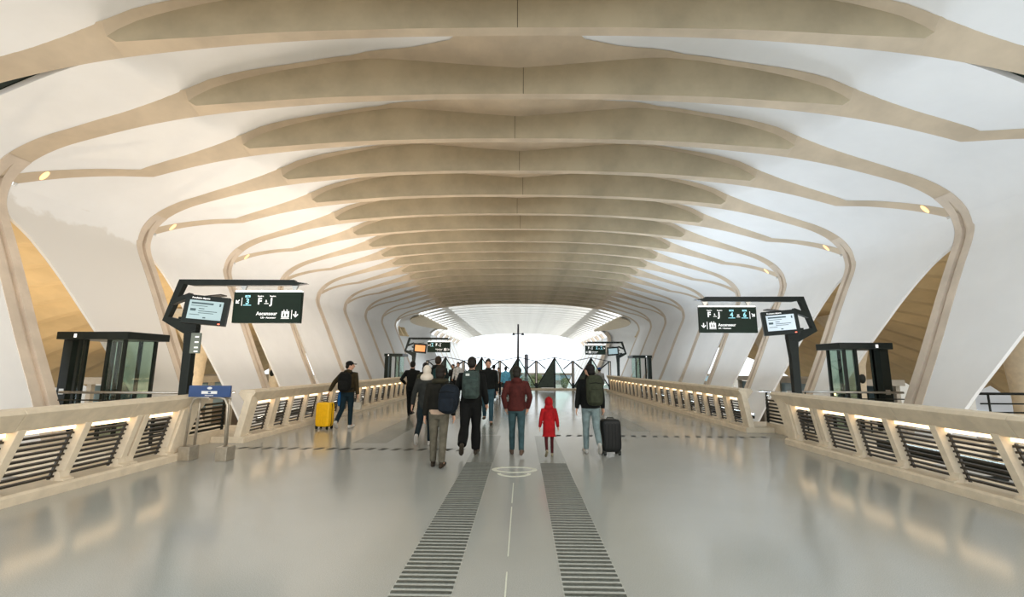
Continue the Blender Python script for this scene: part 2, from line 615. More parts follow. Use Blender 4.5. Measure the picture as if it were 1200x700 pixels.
# ------------------------------------------------------------------ side vaults over the platforms
SIDE = [(12.85, 5.35), (14.5, 5.45), (18, 5.1), (22, 4.3), (26, 2.9), (29, 1.5), (30.5, 0.5)]
for sg, nm in ((1, 'ceiling_right'), (-1, 'ceiling_left')):
    root = empty(nm, (sg*12, 20, 5.5))
    root['kind'] = 'structure'
    prof = catmull(SIDE, 3)
    mb = MB()
    w = 2.12
    rows = []
    for px, pz in prof:
        rows.append([(sg*(px-12), -w/2, pz-5.5+0.36), (sg*(px-12), w/2-0.42, pz-5.5-0.36), (sg*(px-12), w/2, pz-5.5-0.36)])
    tmp = grid(rows, 'slab', M_SIDE, root, 0.16, lambda p: Vector((0, 0, -1)), smooth=False)
    me = tmp.data
    bpy.data.objects.remove(tmp)
    for j in range(22):
        o = place('slab', me, root, (0, 5.0 - 20 + w*j, 0))

# ------------------------------------------------------------------ floor
def floor_mat():
    m = bpy.data.materials.new('polished_terrazzo')
    m.use_nodes = True
    nt = m.node_tree
    b = nt.nodes['Principled BSDF']
    tc = nt.nodes.new('ShaderNodeTexCoord')
    n1 = nt.nodes.new('ShaderNodeTexNoise')
    n1.inputs['Scale'].default_value = 140
    n1.inputs['Detail'].default_value = 3
    n2 = nt.nodes.new('ShaderNodeTexNoise')
    n2.inputs['Scale'].default_value = 0.5
    n2.inputs['Detail'].default_value = 5
    nt.links.new(tc.outputs['Object'], n1.inputs['Vector'])
    nt.links.new(tc.outputs['Object'], n2.inputs['Vector'])
    r = nt.nodes.new('ShaderNodeValToRGB')
    r.color_ramp.elements[0].position = 0.3
    r.color_ramp.elements[0].color = (0.31, 0.31, 0.275, 1)
    r.color_ramp.elements[1].position = 0.7
    r.color_ramp.elements[1].color = (0.44, 0.44, 0.395, 1)
    nt.links.new(n1.outputs['Fac'], r.inputs['Fac'])
    mx = nt.nodes.new('ShaderNodeMix')
    mx.data_type = 'RGBA'
    mx.blend_type = 'MULTIPLY'
    mx.inputs[0].default_value = 0.25
    r2_ = nt.nodes.new('ShaderNodeValToRGB')
    r2_.color_ramp.elements[0].position = 0.35
    r2_.color_ramp.elements[0].color = (0.7, 0.72, 0.7, 1)
    r2_.color_ramp.elements[1].position = 0.65
    r2_.color_ramp.elements[1].color = (1, 1, 1, 1)
    nt.links.new(n2.outputs['Fac'], r2_.inputs['Fac'])
    nt.links.new(r.outputs['Color'], mx.inputs[6])
    nt.links.new(r2_.outputs['Color'], mx.inputs[7])
    nt.links.new(mx.outputs[2], b.inputs['Base Color'])
    rr = nt.nodes.new('ShaderNodeMapRange')
    rr.inputs[3].default_value = 0.12
    rr.inputs[4].default_value = 0.20
    nt.links.new(n2.outputs['Fac'], rr.inputs[0])
    nt.links.new(rr.outputs[0], b.inputs['Roughness'])
    b.inputs['Specular IOR Level'].default_value = 0.9
    MATS['polished_terrazzo'] = m
    return m
M_FLOOR = floor_mat()
M_BAND = mat('grey_floor_band', (0.25, 0.255, 0.22), 0.2, var=0.12, scale=30, spec=0.6)
M_BAR = mat('tactile_bar', (0.075, 0.08, 0.065), 0.4, var=0.2, scale=30)
M_CREAM = mat('inlay_cream', (0.62, 0.62, 0.50), 0.35, var=0.08, scale=20)

fl = MB().box(-6.7, 6.7, -3, 33.4, -0.45, 0).build('floor', M_FLOOR)
fl['kind'] = 'structure'
bar_me = MB().box(-0.225, 0.225, -0.017, 0.017, 0.0, 0.006).mesh('tactile_bar', M_BAR)
for sx in (-1, 1):
    MB().box(-0.235, 0.235, -0.5, 8.05, 0.0, 0.0016).build('guide_strip', mat('guide_strip_grey', (0.40, 0.40, 0.35), 0.25, var=0.1, scale=40), fl, (sx*0.64, 0, 0))
    MB().box(-0.235, 0.235, 8.05, 11.1, 0.0, 0.0016).build('guide_strip', M_BAND, fl, (sx*0.64, 0, 0))
    for j in range(72):
        place('tactile_bar', bar_me, fl, (sx*0.64, 2.35 + 0.0795*j, 0.0012))
MB().box(-0.37, 0.37, 0, 6.5, 0, 0.0016).build('floor_band', M_BAND, fl, (-3.2, 9.9, 0))
MB().box(-0.24, 0.24, 0, 19, 0, 0.0016).build('floor_band', M_BAND, fl, (-0.75, 11.2, 0))
MB().box(-0.24, 0.24, 0, 19, 0, 0.0016).build('floor_band', M_BAND, fl, (3.2, 12.0, 0))
dash_me = MB().prism([(-0.085, -0.11), (0.03, -0.11), (0.085, 0.11), (-0.03, 0.11)], 'z', 0, 0.002).mesh('floor_dash', mat('dash_dark', (0.022, 0.025, 0.02), 0.5, spec=0.2))
for j in range(20):
    place('floor_dash', dash_me, fl, (0.98 + 0.26*j, 11.2, 0.0))
for j in range(19):
    place('floor_dash', dash_me, fl, (-5.8 + 0.26*j, 9.2, 0.0))
for a, b in ((3.3, 3.9), (4.2, 5.6), (5.75, 6.7)):
    MB().box(-0.006, 0.006, a, b, 0, 0.002).build('centre_line', M_CREAM, fl, (-0.02, 0, 0))
# round emblem: an oval ring with a shallow arc under it
mb = MB()
def arc_strip(mb, cx, cy, rx0, ry0, rx1, ry1, a0, a1, n):
    for k in range(n):
        t0, t1 = a0+(a1-a0)*k/n, a0+(a1-a0)*(k+1)/n
        q = [(cx+rx0*math.cos(t0), cy+ry0*math.sin(t0)), (cx+rx1*math.cos(t0), cy+ry1*math.sin(t0)), (cx+rx1*math.cos(t1), cy+ry1*math.sin(t1)), (cx+rx0*math.cos(t1), cy+ry0*math.sin(t1))]
        mb.prism(q, 'z', 0, 0.003)
arc_strip(mb, -0.02, 7.53, 0.29, 0.15, 0.37, 0.215, 0, 2*PI, 40)
arc_strip(mb, -0.02, 7.27, 0.21, 0.16, 0.265, 0.22, PI, 2*PI, 24)
mb.build('floor_emblem', M_CREAM, fl)

gr = MB().box(-260, 260, -40, 420, -7.2, -6.8).build('floor_platforms', mat('platform_paving', (0.26, 0.22, 0.165), 0.8, var=0.1, scale=0.4))
gr['kind'] = 'structure'

# ------------------------------------------------------------------ balustrades
RAKE = 0.36
def balustrade(sg, y0, y1, posts, ends, label):
    """posts: y of post bases; ends: (near_end, far_end) flags for the solid raked end panels"""
    X = sg*6.05
    root = empty('balustrade', (X, y0, 0))
    tag(root, label, 'balustrade', 'concrete balustrades along the walkway')
    fx = lambda v: sg*v
    # kerb
    MB().prism([(fx(-0.17), 0), (fx(-0.17), 0.10), (fx(-0.14), 0.13), (fx(0.55), 0.13), (fx(0.55), 0)], 'y', 0, y1-y0).build('kerb', M_RAIL, root)
    # handrail beam in segments
    poly = [(fx(-0.15), 1.05), (fx(-0.11), 1.10), (fx(0.20), 1.10), (fx(0.24), 1.02), (fx(0.10), 0.84), (fx(-0.02), 0.83)]
    t0, t1 = y0 + (RAKE*0.9 if ends[0] else 0), y1 + (RAKE*1.4 if ends[1] else 0)
    n = max(1, round((t1-t0)/1.72))
    L = (t1-t0)/n
    seg = MB().prism(poly, 'y', 0.003, L-0.003).mesh('handrail_segment', M_RAIL, bevel=0.008)
    for k in range(n):
        place('handrail_segment', seg, root, (0, t0-y0+L*k, 0))
    # posts
    h = 0.72
    pm = MB()
    d = RAKE*h
    vs = []
    for z, dy in ((0.13, 0), (0.85, d)):
        for (px, py) in ((-0.05, -0.05), (0.10, -0.05), (0.10, 0.05), (-0.05, 0.05)):
            vs.append((fx(px), py+dy, z))
    pm.add(vs, [(0, 1, 2, 3), (7, 6, 5, 4), (0, 4, 5, 1), (1, 5, 6, 2), (2, 6, 7, 3), (3, 7, 4, 0)])
    pm.prism([(fx(-0.14), 0.13), (fx(-0.14), 0.155), (fx(-0.07), 0.175), (fx(-0.05), 0.25), (fx(0.0), 0.25), (fx(0.0), 0.13)], 'y', -0.075, 0.06)
    pme = pm.mesh('post', M_RAIL, bevel=0.006)
    ys = sorted(posts)
    for y in ys:
        place('post', pme, root, (0, y-y0, 0))
    # slats and light strips between neighbours
    cache = {}
    for a, b in zip(ys, ys[1:]):
        gap = round(b-a, 2)
        if gap < 0.3:
            continue
        if gap not in cache:
            s = gap-0.11
            sl = MB().prism([(fx(0.05), -0.014), (fx(0.05), 0.010), (fx(0.09), 0.018), (fx(0.09), -0.006)], 'y', -s/2, s/2).mesh('slat', M_SLAT)
            ls = MB().box(fx(0.045), fx(0.075), -s/2+0.03, s/2-0.03, -0.03, 0.022).mesh('light_strip', M_LED)
            st = MB().add([(fx(0.055), -0.012, -0.30), (fx(0.085), -0.012, -0.30), (fx(0.085), 0.012, -0.30), (fx(0.055), 0.012, -0.30), (fx(0.055), -0.012+0.6*RAKE, 0.30), (fx(0.085), -0.012+0.6*RAKE, 0.30), (fx(0.085), 0.012+0.6*RAKE, 0.30), (fx(0.055), 0.012+0.6*RAKE, 0.30)], [(0, 1, 2, 3), (7, 6, 5, 4), (0, 4, 5, 1), (1, 5, 6, 2), (2, 6, 7, 3), (3, 7, 4, 0)]).mesh('slat_holder', M_SLAT)
            cache[gap] = (sl, ls, st, s)
        sl, ls, st, s = cache[gap]
        mid = (a+b)/2 - y0
        for q in range(9):
            z = 0.185 + 0.067*q
            place('slat', sl, root, (0, mid + RAKE*(z-0.13), z))
        place('light_strip', ls, root, (0, mid + RAKE*0.68, 0.805))
        place('slat_holder', st, root, (0, mid - s/2 + 0.03, 0.45))
        place('slat_holder', st, root, (0, mid + s/2 - 0.03, 0.45))
    for flag, y, dirn in ((ends[0], y0, 1), (ends[1], y1, -1)):
        if flag:
            w = 0.30
            pts = [(0, 0.13), (dirn*w, 0.13), (dirn*w + RAKE*0.72, 0.85), (RAKE*0.9 + (0 if dirn > 0 else 0.12), 1.03)]
            vs = [(fx(-0.09), p[0], p[1]) for p in pts] + [(fx(0.06), p[0], p[1]) for p in pts]
            MB().add(vs, [(0, 1, 2, 3), (7, 6, 5, 4), (0, 4, 5, 1), (1, 5, 6, 2), (2, 6, 7, 3), (3, 7, 4, 0)]).build('end_panel', M_RAIL, root, (0, y-y0, 0), bevel=0.01)
    return root

def posts_from(a, n, s, pair=()):
    out = []
    for k in range(n):
        out.append(a + s*k)
        if k in pair:
            out.append(a + s*k + 0.14)
    return out
balustrade(1, 2.2, 10.25, [9.95, 9.2] + [9.06-0.86*k for k in range(9)], (False, True), 'nearest balustrade on the right, warm-lit concrete rail with raked posts and dark slats')
balustrade(-1, 2.2, 8.10, [7.80] + [7.06, 6.92] + [6.92-0.85*k for k in range(1, 6)], (False, True), 'nearest balustrade on the left, beside the blue notice stand')
balustrade(1, 11.95, 31.2, posts_from(12.25, 23, 0.82, (1, 5, 9, 13, 17)), (True, False), 'long far balustrade on the right receding to the glass fence')
balustrade(-1, 9.75, 31.2, posts_from(10.05, 25, 0.85, (1, 5, 9, 13, 17)), (True, False), 'long far balustrade on the left behind the yellow suitcase')

# ------------------------------------------------------------------ barriers closing the gaps in the balustrades, with outer rails
def gap_barrier(sg, ya, yb, label):
    root = empty('gap_barrier', (sg*6.66, (ya+yb)/2, 0))
    tag(root, label, 'barrier', 'slatted barriers in the balustrade gaps')
    L = yb-ya
    MB().box(-0.04, 0.04, -L/2, L/2, 0, 0.22).build('plinth', M_RAIL, root)
    s = MB().box(-0.02, 0.02, -L/2, L/2, -0.022, 0.022).mesh('slat', M_BLACK)
    for k in range(7):
        place('slat', s, root, (0, 0, 0.28+0.088*k))
    for y in (-L/2+0.03, L/2-0.03):
        MB().box(-0.02, 0.02, y-0.02, y+0.02, 0.2, 1.01).build('post', M_BLACK, root)
    MB().tube([(0, -L/2-0.3, 1.03), (0, L/2+0.3, 1.03)], 0.025, 10).build('top_rail', M_STEEL, root, smooth=True)
    MB().tube([(0.0, -L/2, 0.93), (0.0, L/2, 0.93)], 0.012, 8).build('lower_rail', M_STEEL, root, smooth=True)
gap_barrier(1, 10.35, 12.35, 'black slatted barrier with steel top rail in the right balustrade gap')
gap_barrier(-1, 8.2, 10.2, 'black slatted barrier with steel top rail behind the blue notice stand')

def lift_rail(sg, pts, label, posts):
    root = empty('guard_rail', (sg*pts[0][0], pts[0][1], 0))
    tag(root, label, 'railing', 'steel rails in front of the lifts')
    loc = [Vector((sg*(p[0]-pts[0][0]), p[1]-pts[0][1], 0)) for p in pts]
    for z, r in ((1.03, 0.028), (0.86, 0.015), (0.7, 0.015)):
        MB().tube([v + Vector((0, 0, z)) for v in loc], r, 8).build('rail', M_STEEL if z > 1 else M_BLACK, root, smooth=True)
    for p in posts:
        MB().tube([(sg*(p[0]-pts[0][0]), p[1]-pts[0][1], -0.45), (sg*(p[0]-pts[0][0]), p[1]-pts[0][1], 1.03)], 0.02, 8).build('post', M_BLACK, root, smooth=True)
    return root
lift_rail(1, [(7.15, 12.2), (10.1, 12.1)], 'steel guard rail in front of the right lift', [(7.6, 12.17), (9.2, 12.13)])
lift_rail(-1, [(7.15, 10.05), (10.3, 9.95)], 'steel guard rail in front of the left lift', [(7.6, 10.02), (9.3, 9.98)])
for sg, y0, y1 in ((1, 10.6, 14.4), (-1, 8.6, 12.6)):
    o = MB().box(6.7*sg, 10.9*sg, y0, y1, -0.45, 0).build('floor_landing', M_RAIL)
    o['kind'] = 'structure'
# black fence on the outer edge, right of the near column
rf = empty('outer_fence', (10.65, 5.6, 0))
tag(rf, 'black horizontal rail fence at far right beyond the leaning column', 'fence')
for z in (0.25, 0.45, 0.65, 0.85, 1.08):
    MB().tube([(0.2, 5.3, z), (6.2, 5.3, z)], 0.03 if z > 1 else 0.018, 8).build('rail', M_BLACK, rf, smooth=True)
for x in (0.4, 1.5, 2.6, 3.7, 4.8):
    MB().tube([(x, 5.3, 0), (x, 5.3, 1.08)], 0.022, 8).build('post', M_BLACK, rf, smooth=True)
MB().box(0.0, 6.4, 4.9, 5.7, -0.45, 0.0).build('ledge', M_RAIL, rf)

# ------------------------------------------------------------------ lifts
def lift(x0, x1, y, dep, h, sg, rz, label, far=False):
    """glass cabin; the black mast stands on the outer side"""
    root = empty('glass_lift', ((x0+x1)/2, y, 0), rz)
    tag(root, label, 'lift', 'glass lifts beside the walkway')
    w = abs(x1-x0)/2
    o = sg
    MB().box(o*(w-0.24), o*w, 0, min(dep, 0.3), -0.4, h+0.02).build('mast', M_BLACK, root, bevel=0.01)
    rf_ = MB().box(o*w, -o*(w+0.22), -0.18, dep+0.1, h-0.16, h+0.02).build('roof', M_BLACK, root, bevel=0.012)
    MB().box(o*0.35*w, o*0.35*w-0.07, -0.185, -0.18, h-0.12, h-0.03).build('lamp', M_TEXTW, rf_)
    for px in (o*(w-0.42), o*0.28*w, -o*0.45*w, -o*(w-0.03)):
        for py in ((0.03, dep-0.03) if not far else (0.03,)):
            MB().box(px-0.035, px+0.035, py-0.03, py+0.03, -0.4, h-0.15).build('frame_post', M_BLACK, root)
    for a, b in ((w-0.42, 0.28*w), (-0.45*w, -(w-0.03))):
        MB().box(o*a, o*b, 0.025, 0.035, -0.3, h-0.16).build('glass_pane', M_GLASS, root)
    MB().box(-o*(w-0.035), -o*(w-0.025), 0.05, dep-0.05, -0.3, h-0.16).build('glass_pane', M_GLASS, root)
    MB().box(o*(w-0.42), -o*(w-0.03), dep-0.035, dep-0.025, -0.3, h-0.16).build('glass_pane', M_GLASS, root)
    if not far:
        MB().tube([(o*(w-0.5), dep-0.1, 0.95), (-o*(w-0.1), dep-0.1, 0.95)], 0.02, 8).build('handrail', M_STEEL, root, smooth=True)
        MB().box(o*(w-0.2), o*(w-0.08), -0.012, 0.0, 0.95, 1.08).build('call_button', M_STEEL, root)
    MB().box(o*w, -o*w, 0, dep, -0.45, -0.3).build('cabin_floor', M_BLACK, root)
lift(8.98, 10.2, 12.55, 0.7, 2.33, 1, 0, 'black framed glass lift cabin right of the walkway')
lift(-10.95, -9.35, 10.45, 0.9, 2.40, -1, math.radians(-3), 'black framed glass lift cabin left of the walkway')
lift(7.9, 9.0, 31.0, 1.2, 2.45, 1, 0, 'distant glass lift beyond the far right balustrade', True)
lift(-9.0, -8.0, 29.5, 1.2, 2.45, -1, 0, 'distant glass lift beyond the far left balustrade', True)

# ------------------------------------------------------------------ fill uplights added outside the walkway to brighten the vault
def trough(x, y, colr, watt, label):
    sg = 1 if x > 0 else -1
    root = empty('fill_trough', (x, y, 0.06))
    tag(root, label, 'uplight', 'added fill-light troughs outside the balustrades')
    MB().prism([(-0.11, 0.0), (-0.11, 0.16), (-0.09, 0.16), (-0.09, 0.02), (0.09, 0.02), (0.09, 0.16), (0.11, 0.16), (0.11, 0.0)], 'y', -1.5, 1.5).build('housing', M_BLACK, root)
    MB().box(-sg*0.71, -sg*0.05, -0.9, -0.84, -0.06, 0.0).build('bracket', M_BLACK, root)
    MB().box(-sg*0.71, -sg*0.05, 0.84, 0.9, -0.06, 0.0).build('bracket', M_BLACK, root)
    ld = bpy.data.lights.new('uplight', 'AREA')
    ld.shape = 'RECTANGLE'
    ld.size, ld.size_y = 0.16, 2.9
    ld.energy = watt*(1.0 if y < 12 else 1.45)
    ld.color = colr
    lo = bpy.data.objects.new('uplight', ld)
    lo.location = (0, 0, 0.10)
    lo.rotation_euler = (PI, 0, 0)
    link(lo, root)
ORD = ('first', 'second', 'third', 'fourth', 'fifth', 'sixth', 'seventh')
for n_, y_ in enumerate((4.5, 14.4, 18.6, 22.9, 27.1)):
    trough(-7.4, y_, UP_L, W_L, ORD[n_] + ' added steel fill-light trough outside the left balustrade, counted from the viewer')
for n_, y_ in enumerate((4.5, 8.0, 16.2, 20.4, 24.6, 28.4)):
    trough(7.4, y_, UP_R, W_R, ORD[n_] + ' added steel fill-light trough outside the right balustrade, counted from the viewer')

# ------------------------------------------------------------------ lettering
def text(s, size, x, z, m, parent, y=-0.004, align='LEFT', bold=0.02):
    cu = bpy.data.curves.new('lettering', 'FONT')
    cu.body = s
    cu.size = size
    cu.align_x = align
    cu.offset = bold*size
    cu.extrude = 0.001
    cu.resolution_u = 3
    t = bpy.data.objects.new('lettering', cu)
    COL.objects.link(t)
    dg = bpy.context.evaluated_depsgraph_get()
    me = bpy.data.meshes.new_from_object(t.evaluated_get(dg))
    bpy.data.objects.remove(t)
    bpy.data.curves.remove(cu)
    me.materials.clear()
    me.materials.append(m)
    return place('lettering', me, parent, (x, y, z), (PI/2, 0, 0))

def poly_xz(pts, name, m, parent, x, z, y=-0.004, t=0.003):
    return MB().prism(pts, 'y', -t/2, t/2).build(name, m, parent, (x, y, z))
def arrow(ang, size, x, z, parent):
    base = [(-0.09, 0.5), (0.09, 0.5), (0.09, -0.15), (0.32, 0.10), (0.45, -0.02), (0, -0.5), (-0.45, -0.02), (-0.32, 0.10), (-0.09, -0.15)]
    c, s = math.cos(ang), math.sin(ang)
    # three convex pieces would shade the same; keep one outline
    pts = [(size*(px*c-pz*s), size*(px*s+pz*c)) for px, pz in base]
    return poly_xz(pts, 'arrow', M_TEXTW, parent, x, z)
def rule(x, z, w, h, parent, m=None):
    MB().box(-w/2, w/2, -0.0015, 0.0015, -h/2, h/2).build('rule', m or M_TEXTW, parent, (x, -0.004, z))
def lift_icon(x, z, s, parent):
    MB().box(-0.5*s, 0.5*s, -0.0015, 0.0015, -0.42*s, 0.42*s).build('lift_pictogram', M_TEXTW, parent, (x, -0.004, z), bevel=0)
    for q in (-0.2, 0.2):
        MB().box(-0.09*s, 0.09*s, -0.001, 0.001, -0.28*s, 0.10*s).add([(-0.06*s, -0.001, 0.14*s), (0.06*s, -0.001, 0.14*s), (0.06*s, -0.001, 0.27*s), (-0.06*s, -0.001, 0.27*s)], [(0, 1, 2, 3)]).build('pictogram_figure', M_DGREEN, parent, (x+q*s, -0.0068, z))
        poly_xz([(-0.1*s, -0.07*s), (0.1*s, -0.07*s), (0, 0.1*s)] if q < 0 else [(-0.1*s, 0.07*s), (0, -0.1*s), (0.1*s, 0.07*s)], 'pictogram_arrow', M_TEXTW, parent, x+q*s, z+0.56*s)
    rule(x, z-0.54*s, 1.1*s, 0.06*s, parent)

def platform_no(n, x, parent, z=0.40):
    MB().box(-0.055, 0.055, -0.0015, 0.0015, -0.022, 0.022).build('number_tab', M_TEXTC, parent, (x, -0.004, z+0.165))
    text('Voie', 0.034, x, z+0.154, M_DGREEN, parent, -0.0075, 'CENTER')
    text(n, 0.17, x, z, M_TEXTC, parent, align='CENTER', bold=0.016)
    rule(x, z-0.025, 0.17, 0.014, parent, M_TEXTC)
def marks(x, parent, z=0.40):
    text('F', 0.18, x, z, M_TEXTW, parent, bold=0.035)
    text('J', 0.18, x+0.27, z, M_TEXTW, parent, bold=0.035)
    text('\u00e0', 0.08, x+0.165, z+0.04, M_TEXTW, parent)
    rule(x+0.19, z+0.01, 0.09, 0.013, parent)
    text('Rep\u00e8re', 0.044, x-0.01, z+0.155, M_TEXTW, parent)
    text('Rep\u00e8re', 0.044, x+0.25, z+0.155, M_TEXTW, parent)

def gantry(sg, X, Y, label, screen_mat, layout, extra=True):
    root = empty('information_gantry', (X, Y, 0))
    tag(root, label, 'gantry', 'black information gantries')
    f = lambda q: -sg*q          # q grows towards the hall centre
    mb = MB().prism([(f(-0.08), 0), (f(0.08), 0), (f(0.085), 1.9), (f(0.13), 2.38), (f(-0.12), 2.30), (f(-0.10), 2.0)], 'y', -0.07, 0.07)
    mb.build('post', M_BLACK, root, bevel=0.008)
    mb = MB()
    mb.prism([(f(0.13), 2.38), (f(0.13), 2.52), (f(-0.50), 2.66), (f(-0.62), 2.58), (f(-0.12), 2.30)], 'y', -0.07, 0.07)
    mb.prism([(f(-0.62), 2.58), (f(-0.50), 2.66), (f(-0.24), 3.38), (f(-0.36), 3.46)], 'y', -0.06, 0.06)
    mb.prism([(f(-0.36), 3.46), (f(-0.24), 3.36), (f(-0.10), 3.33), (f(2.15), 3.335), (f(2.40), 3.375), (f(2.15), 3.41), (f(2.12), 3.45)], 'y', -0.06, 0.06)
    mb.build('frame', M_BLACK, root)
    MB().box(f(-0.30), f(0.35), -0.03, 0.03, 2.60, 2.66).build('cross_bar', M_BLACK, root)
    # monitor on a swivel arm
    mo = MB().box(-0.40, 0.40, -0.05, 0.07, -0.30, 0.30).build('monitor', M_BLACK, root, (f(0.42 if sg < 0 else 0.38), -0.22, 2.77), (math.radians(-4), sg*math.radians(-4), sg*math.radians(-16)), bevel=0.012)
    sc = MB().box(-0.31, 0.31, -0.056, -0.05, -0.20, 0.19).build('screen', screen_mat, mo)
    if extra:
        text('Prochains d\u00e9parts', 0.045, -0.28, 0.225, M_TEXTW, mo, -0.053)
        rows = [(-0.27, 0.13, 0.40, 0.035), (-0.27, 0.075, 0.30, 0.012), (-0.12, 0.02, 0.10, 0.016), (-0.12, -0.03, 0.34, 0.014), (-0.27, -0.01, 0.10, 0.05), (-0.12, -0.07, 0.28, 0.012), (-0.27, -0.11, 0.18, 0.012), (-0.02, -0.165, 0.05, 0.025), (0.24, 0.12, 0.03, 0.06)]
        for rx, rz_, rw, rh in rows:
            MB().box(rx, rx+rw, -0.0575, -0.056, rz_-rh/2, rz_+rh/2).build('screen_print', MATS['print_grey'], sc)
        MB().box(0.27, 0.31, -0.052, -0.05, -0.28, -0.26).build('standby_lamp', MATS['red_lamp'], mo)
    MB().tube([(f(0.42), -0.15, 2.77), (f(0.10), 0.0, 2.80), (f(-0.14), 0.0, 2.86)], 0.045, 10).build('monitor_arm', M_BLACK, root, smooth=True)
    MB().tube([(f(-0.05), 0.0, 2.60), (f(-0.02), 0.0, 3.02)], 0.022, 8).build('cable_tube', M_BLACK, root, smooth=True)
    cm = MB().prism([(-0.20, -0.05), (0.20, -0.05), (0.22, 0.05), (-0.20, 0.055)], 'y', -0.06, 0.06).build('security_camera', M_BLACK, root, (f(-0.20), -0.12, 3.02), (0, sg*math.radians(22), 0))
    MB().ell((0.2*sg, 0, 0), (0.035, 0.04, 0.04), 10, 6).build('camera_lens', M_BLACK, cm, smooth=True)
    MB().box(-0.2, 0.2, -0.10, 0.10, -0.012, 0.012).build('monitor_hood', M_SLAT, root, (f(0.42), -0.02, 3.10), (0, sg*math.radians(6), 0))
    # hanging sign
    W, H = 1.44, 0.66
    sx = f(1.58)
    bd = MB().box(-W/2, W/2, 0.0, 0.10, 0, H).build('sign_board', M_DGREEN, root, (sx, -0.05, 2.53))
    MB().box(-W/2+0.02, W/2-0.02, 0.005, 0.095, H, H+0.03).build('light_bar', MATS['sign_light'], bd)
    for q in (-0.55, 0.55):
        MB().prism([(q-0.07, H+0.14), (q+0.07, H+0.14), (q+0.02, H+0.03), (q-0.02, H+0.03)], 'y', 0.03, 0.07).build('hanger', M_STEEL, bd)
    if layout == 'left':
        arrow(math.radians(-45), 0.11, -0.63, 0.45, bd)
        rule(-0.54, 0.45, 0.012, 0.17, bd)
        platform_no('3', -0.42, bd)
        marks(-0.20, bd)
        text('Ascenseur', 0.105, -0.21, 0.165, M_TEXTW, bd, bold=0.016)
        text('Lift \u2022 Ascensor', 0.054, -0.11, 0.095, M_TEXTW, bd)
        lift_icon(0.41, 0.18, 0.16, bd)
        rule(0.545, 0.18, 0.012, 0.19, bd)
        arrow(0, 0.13, 0.63, 0.18, bd)
    else:
        marks(-0.52, bd)
        platform_no('4', 0.09, bd)
        text('et', 0.07, 0.225, 0.43, M_TEXTW, bd)
        rule(0.255, 0.40, 0.09, 0.013, bd)
        platform_no('6', 0.42, bd)
        rule(0.55, 0.45, 0.012, 0.19, bd)
        arrow(math.radians(45), 0.11, 0.635, 0.45, bd)
        arrow(0, 0.13, -0.63, 0.18, bd)
        rule(-0.54, 0.18, 0.012, 0.19, bd)
        lift_icon(-0.40, 0.18, 0.16, bd)
        text('Ascenseur', 0.105, -0.265, 0.165, M_TEXTW, bd, bold=0.016)
        text('Lift \u2022 Ascensor', 0.054, -0.265, 0.095, M_TEXTW, bd)
    return root
mat('print_grey', (0.05, 0.09, 0.10), 0.5)
emat('red_lamp', (1.0, 0.15, 0.08), 2.0)
emat('sign_light', (1.0, 0.97, 0.9), 2.5)
SC_GREY = emat('screen_pale', (0.30, 0.40, 0.42), 0.28)
SC_WHITE = emat('screen_white', (0.50, 0.56, 0.60), 0.35)
SC_ORANGE = emat('screen_orange', (0.75, 0.28, 0.10), 0.5)
gl = gantry(-1, -6.86, 9.2, 'near left black gantry with screen and platform 3 sign', SC_GREY, 'left')
gantry(1, 6.92, 11.4, 'near right black gantry with screen and platforms 4 and 6 sign', SC_WHITE, 'right')
gantry(-1, -6.75, 28.2, 'distant left black gantry with orange screen above the walking group', SC_ORANGE, 'left', False)
gantry(1, 6.9, 31.9, 'distant right black gantry with pale screen near the fence', SC_GREY, 'right', False)
nb = MB().box(-0.10, 0.10, -0.02, 0.02, -0.21, 0.21).build('notice_board', mat('notice_grey', (0.13, 0.15, 0.12), 0.5, var=0.1), gl, (0.20, -0.12, 2.10), bevel=0.004)
for zz in (0.13, 0.02, -0.09, -0.17):
    MB().box(-0.01, 0.07, -0.022, -0.02, -0.014, 0.014).build('notice_print', M_TEXTW, nb, (0, 0, zz))

# ------------------------------------------------------------------ blue notice stand
st = empty('notice_stand', (-5.45, 8.02, 0))
tag(st, 'steel tube notice stand with dark blue panel in the left balustrade gap', 'stand')
M_STEELW = mat('warm_steel', (0.42, 0.37, 0.29), 0.35, metal=0.6, var=0.1, scale=12)
M_BLUE = mat('navy_panel', (0.02, 0.055, 0.16), 0.45, var=0.1, scale=5)
for sx in (-1, 1):
    MB().box(-0.10, 0.10, -0.12, 0.12, 0, 0.24).build('foot', M_STEELW, st, (sx*0.33, 0, 0), bevel=0.01)
    for yy in (-0.07, 0.07):
        pts = [(sx*(0.36 if yy < 0 else 0.29), yy, 0.2), (sx*(0.33 if yy < 0 else 0.27), yy, 0.95), (sx*0.28, yy, 1.05), (sx*0.2, yy, 1.08), (0, yy, 1.08)]
        MB().tube(pts, 0.022, 10).build('leg', M_STEELW, st, smooth=True)
pn = MB().box(-0.375, 0.375, -0.02, 0.02, 1.09, 1.29).build('panel', M_BLUE, st, (0, -0.08, 0), bevel=0.006)
MB().box(-0.14, 0.14, -0.024, -0.02, 1.145, 1.195).build('panel_label', mat('label_white', (0.7, 0.7, 0.68), 0.5), pn)
MB().box(-0.02, 0.03, -0.026, -0.024, 1.155, 1.185).build('label_print', M_BLUE, pn)
MB().ell((0.0, -0.022, 1.245), (0.045, 0.004, 0.022), 14, 8).build('emblem', MATS['label_white'], pn)
text('Informations', 0.03, 0, 1.11, MATS['label_white'], pn, -0.021, 'CENTER')

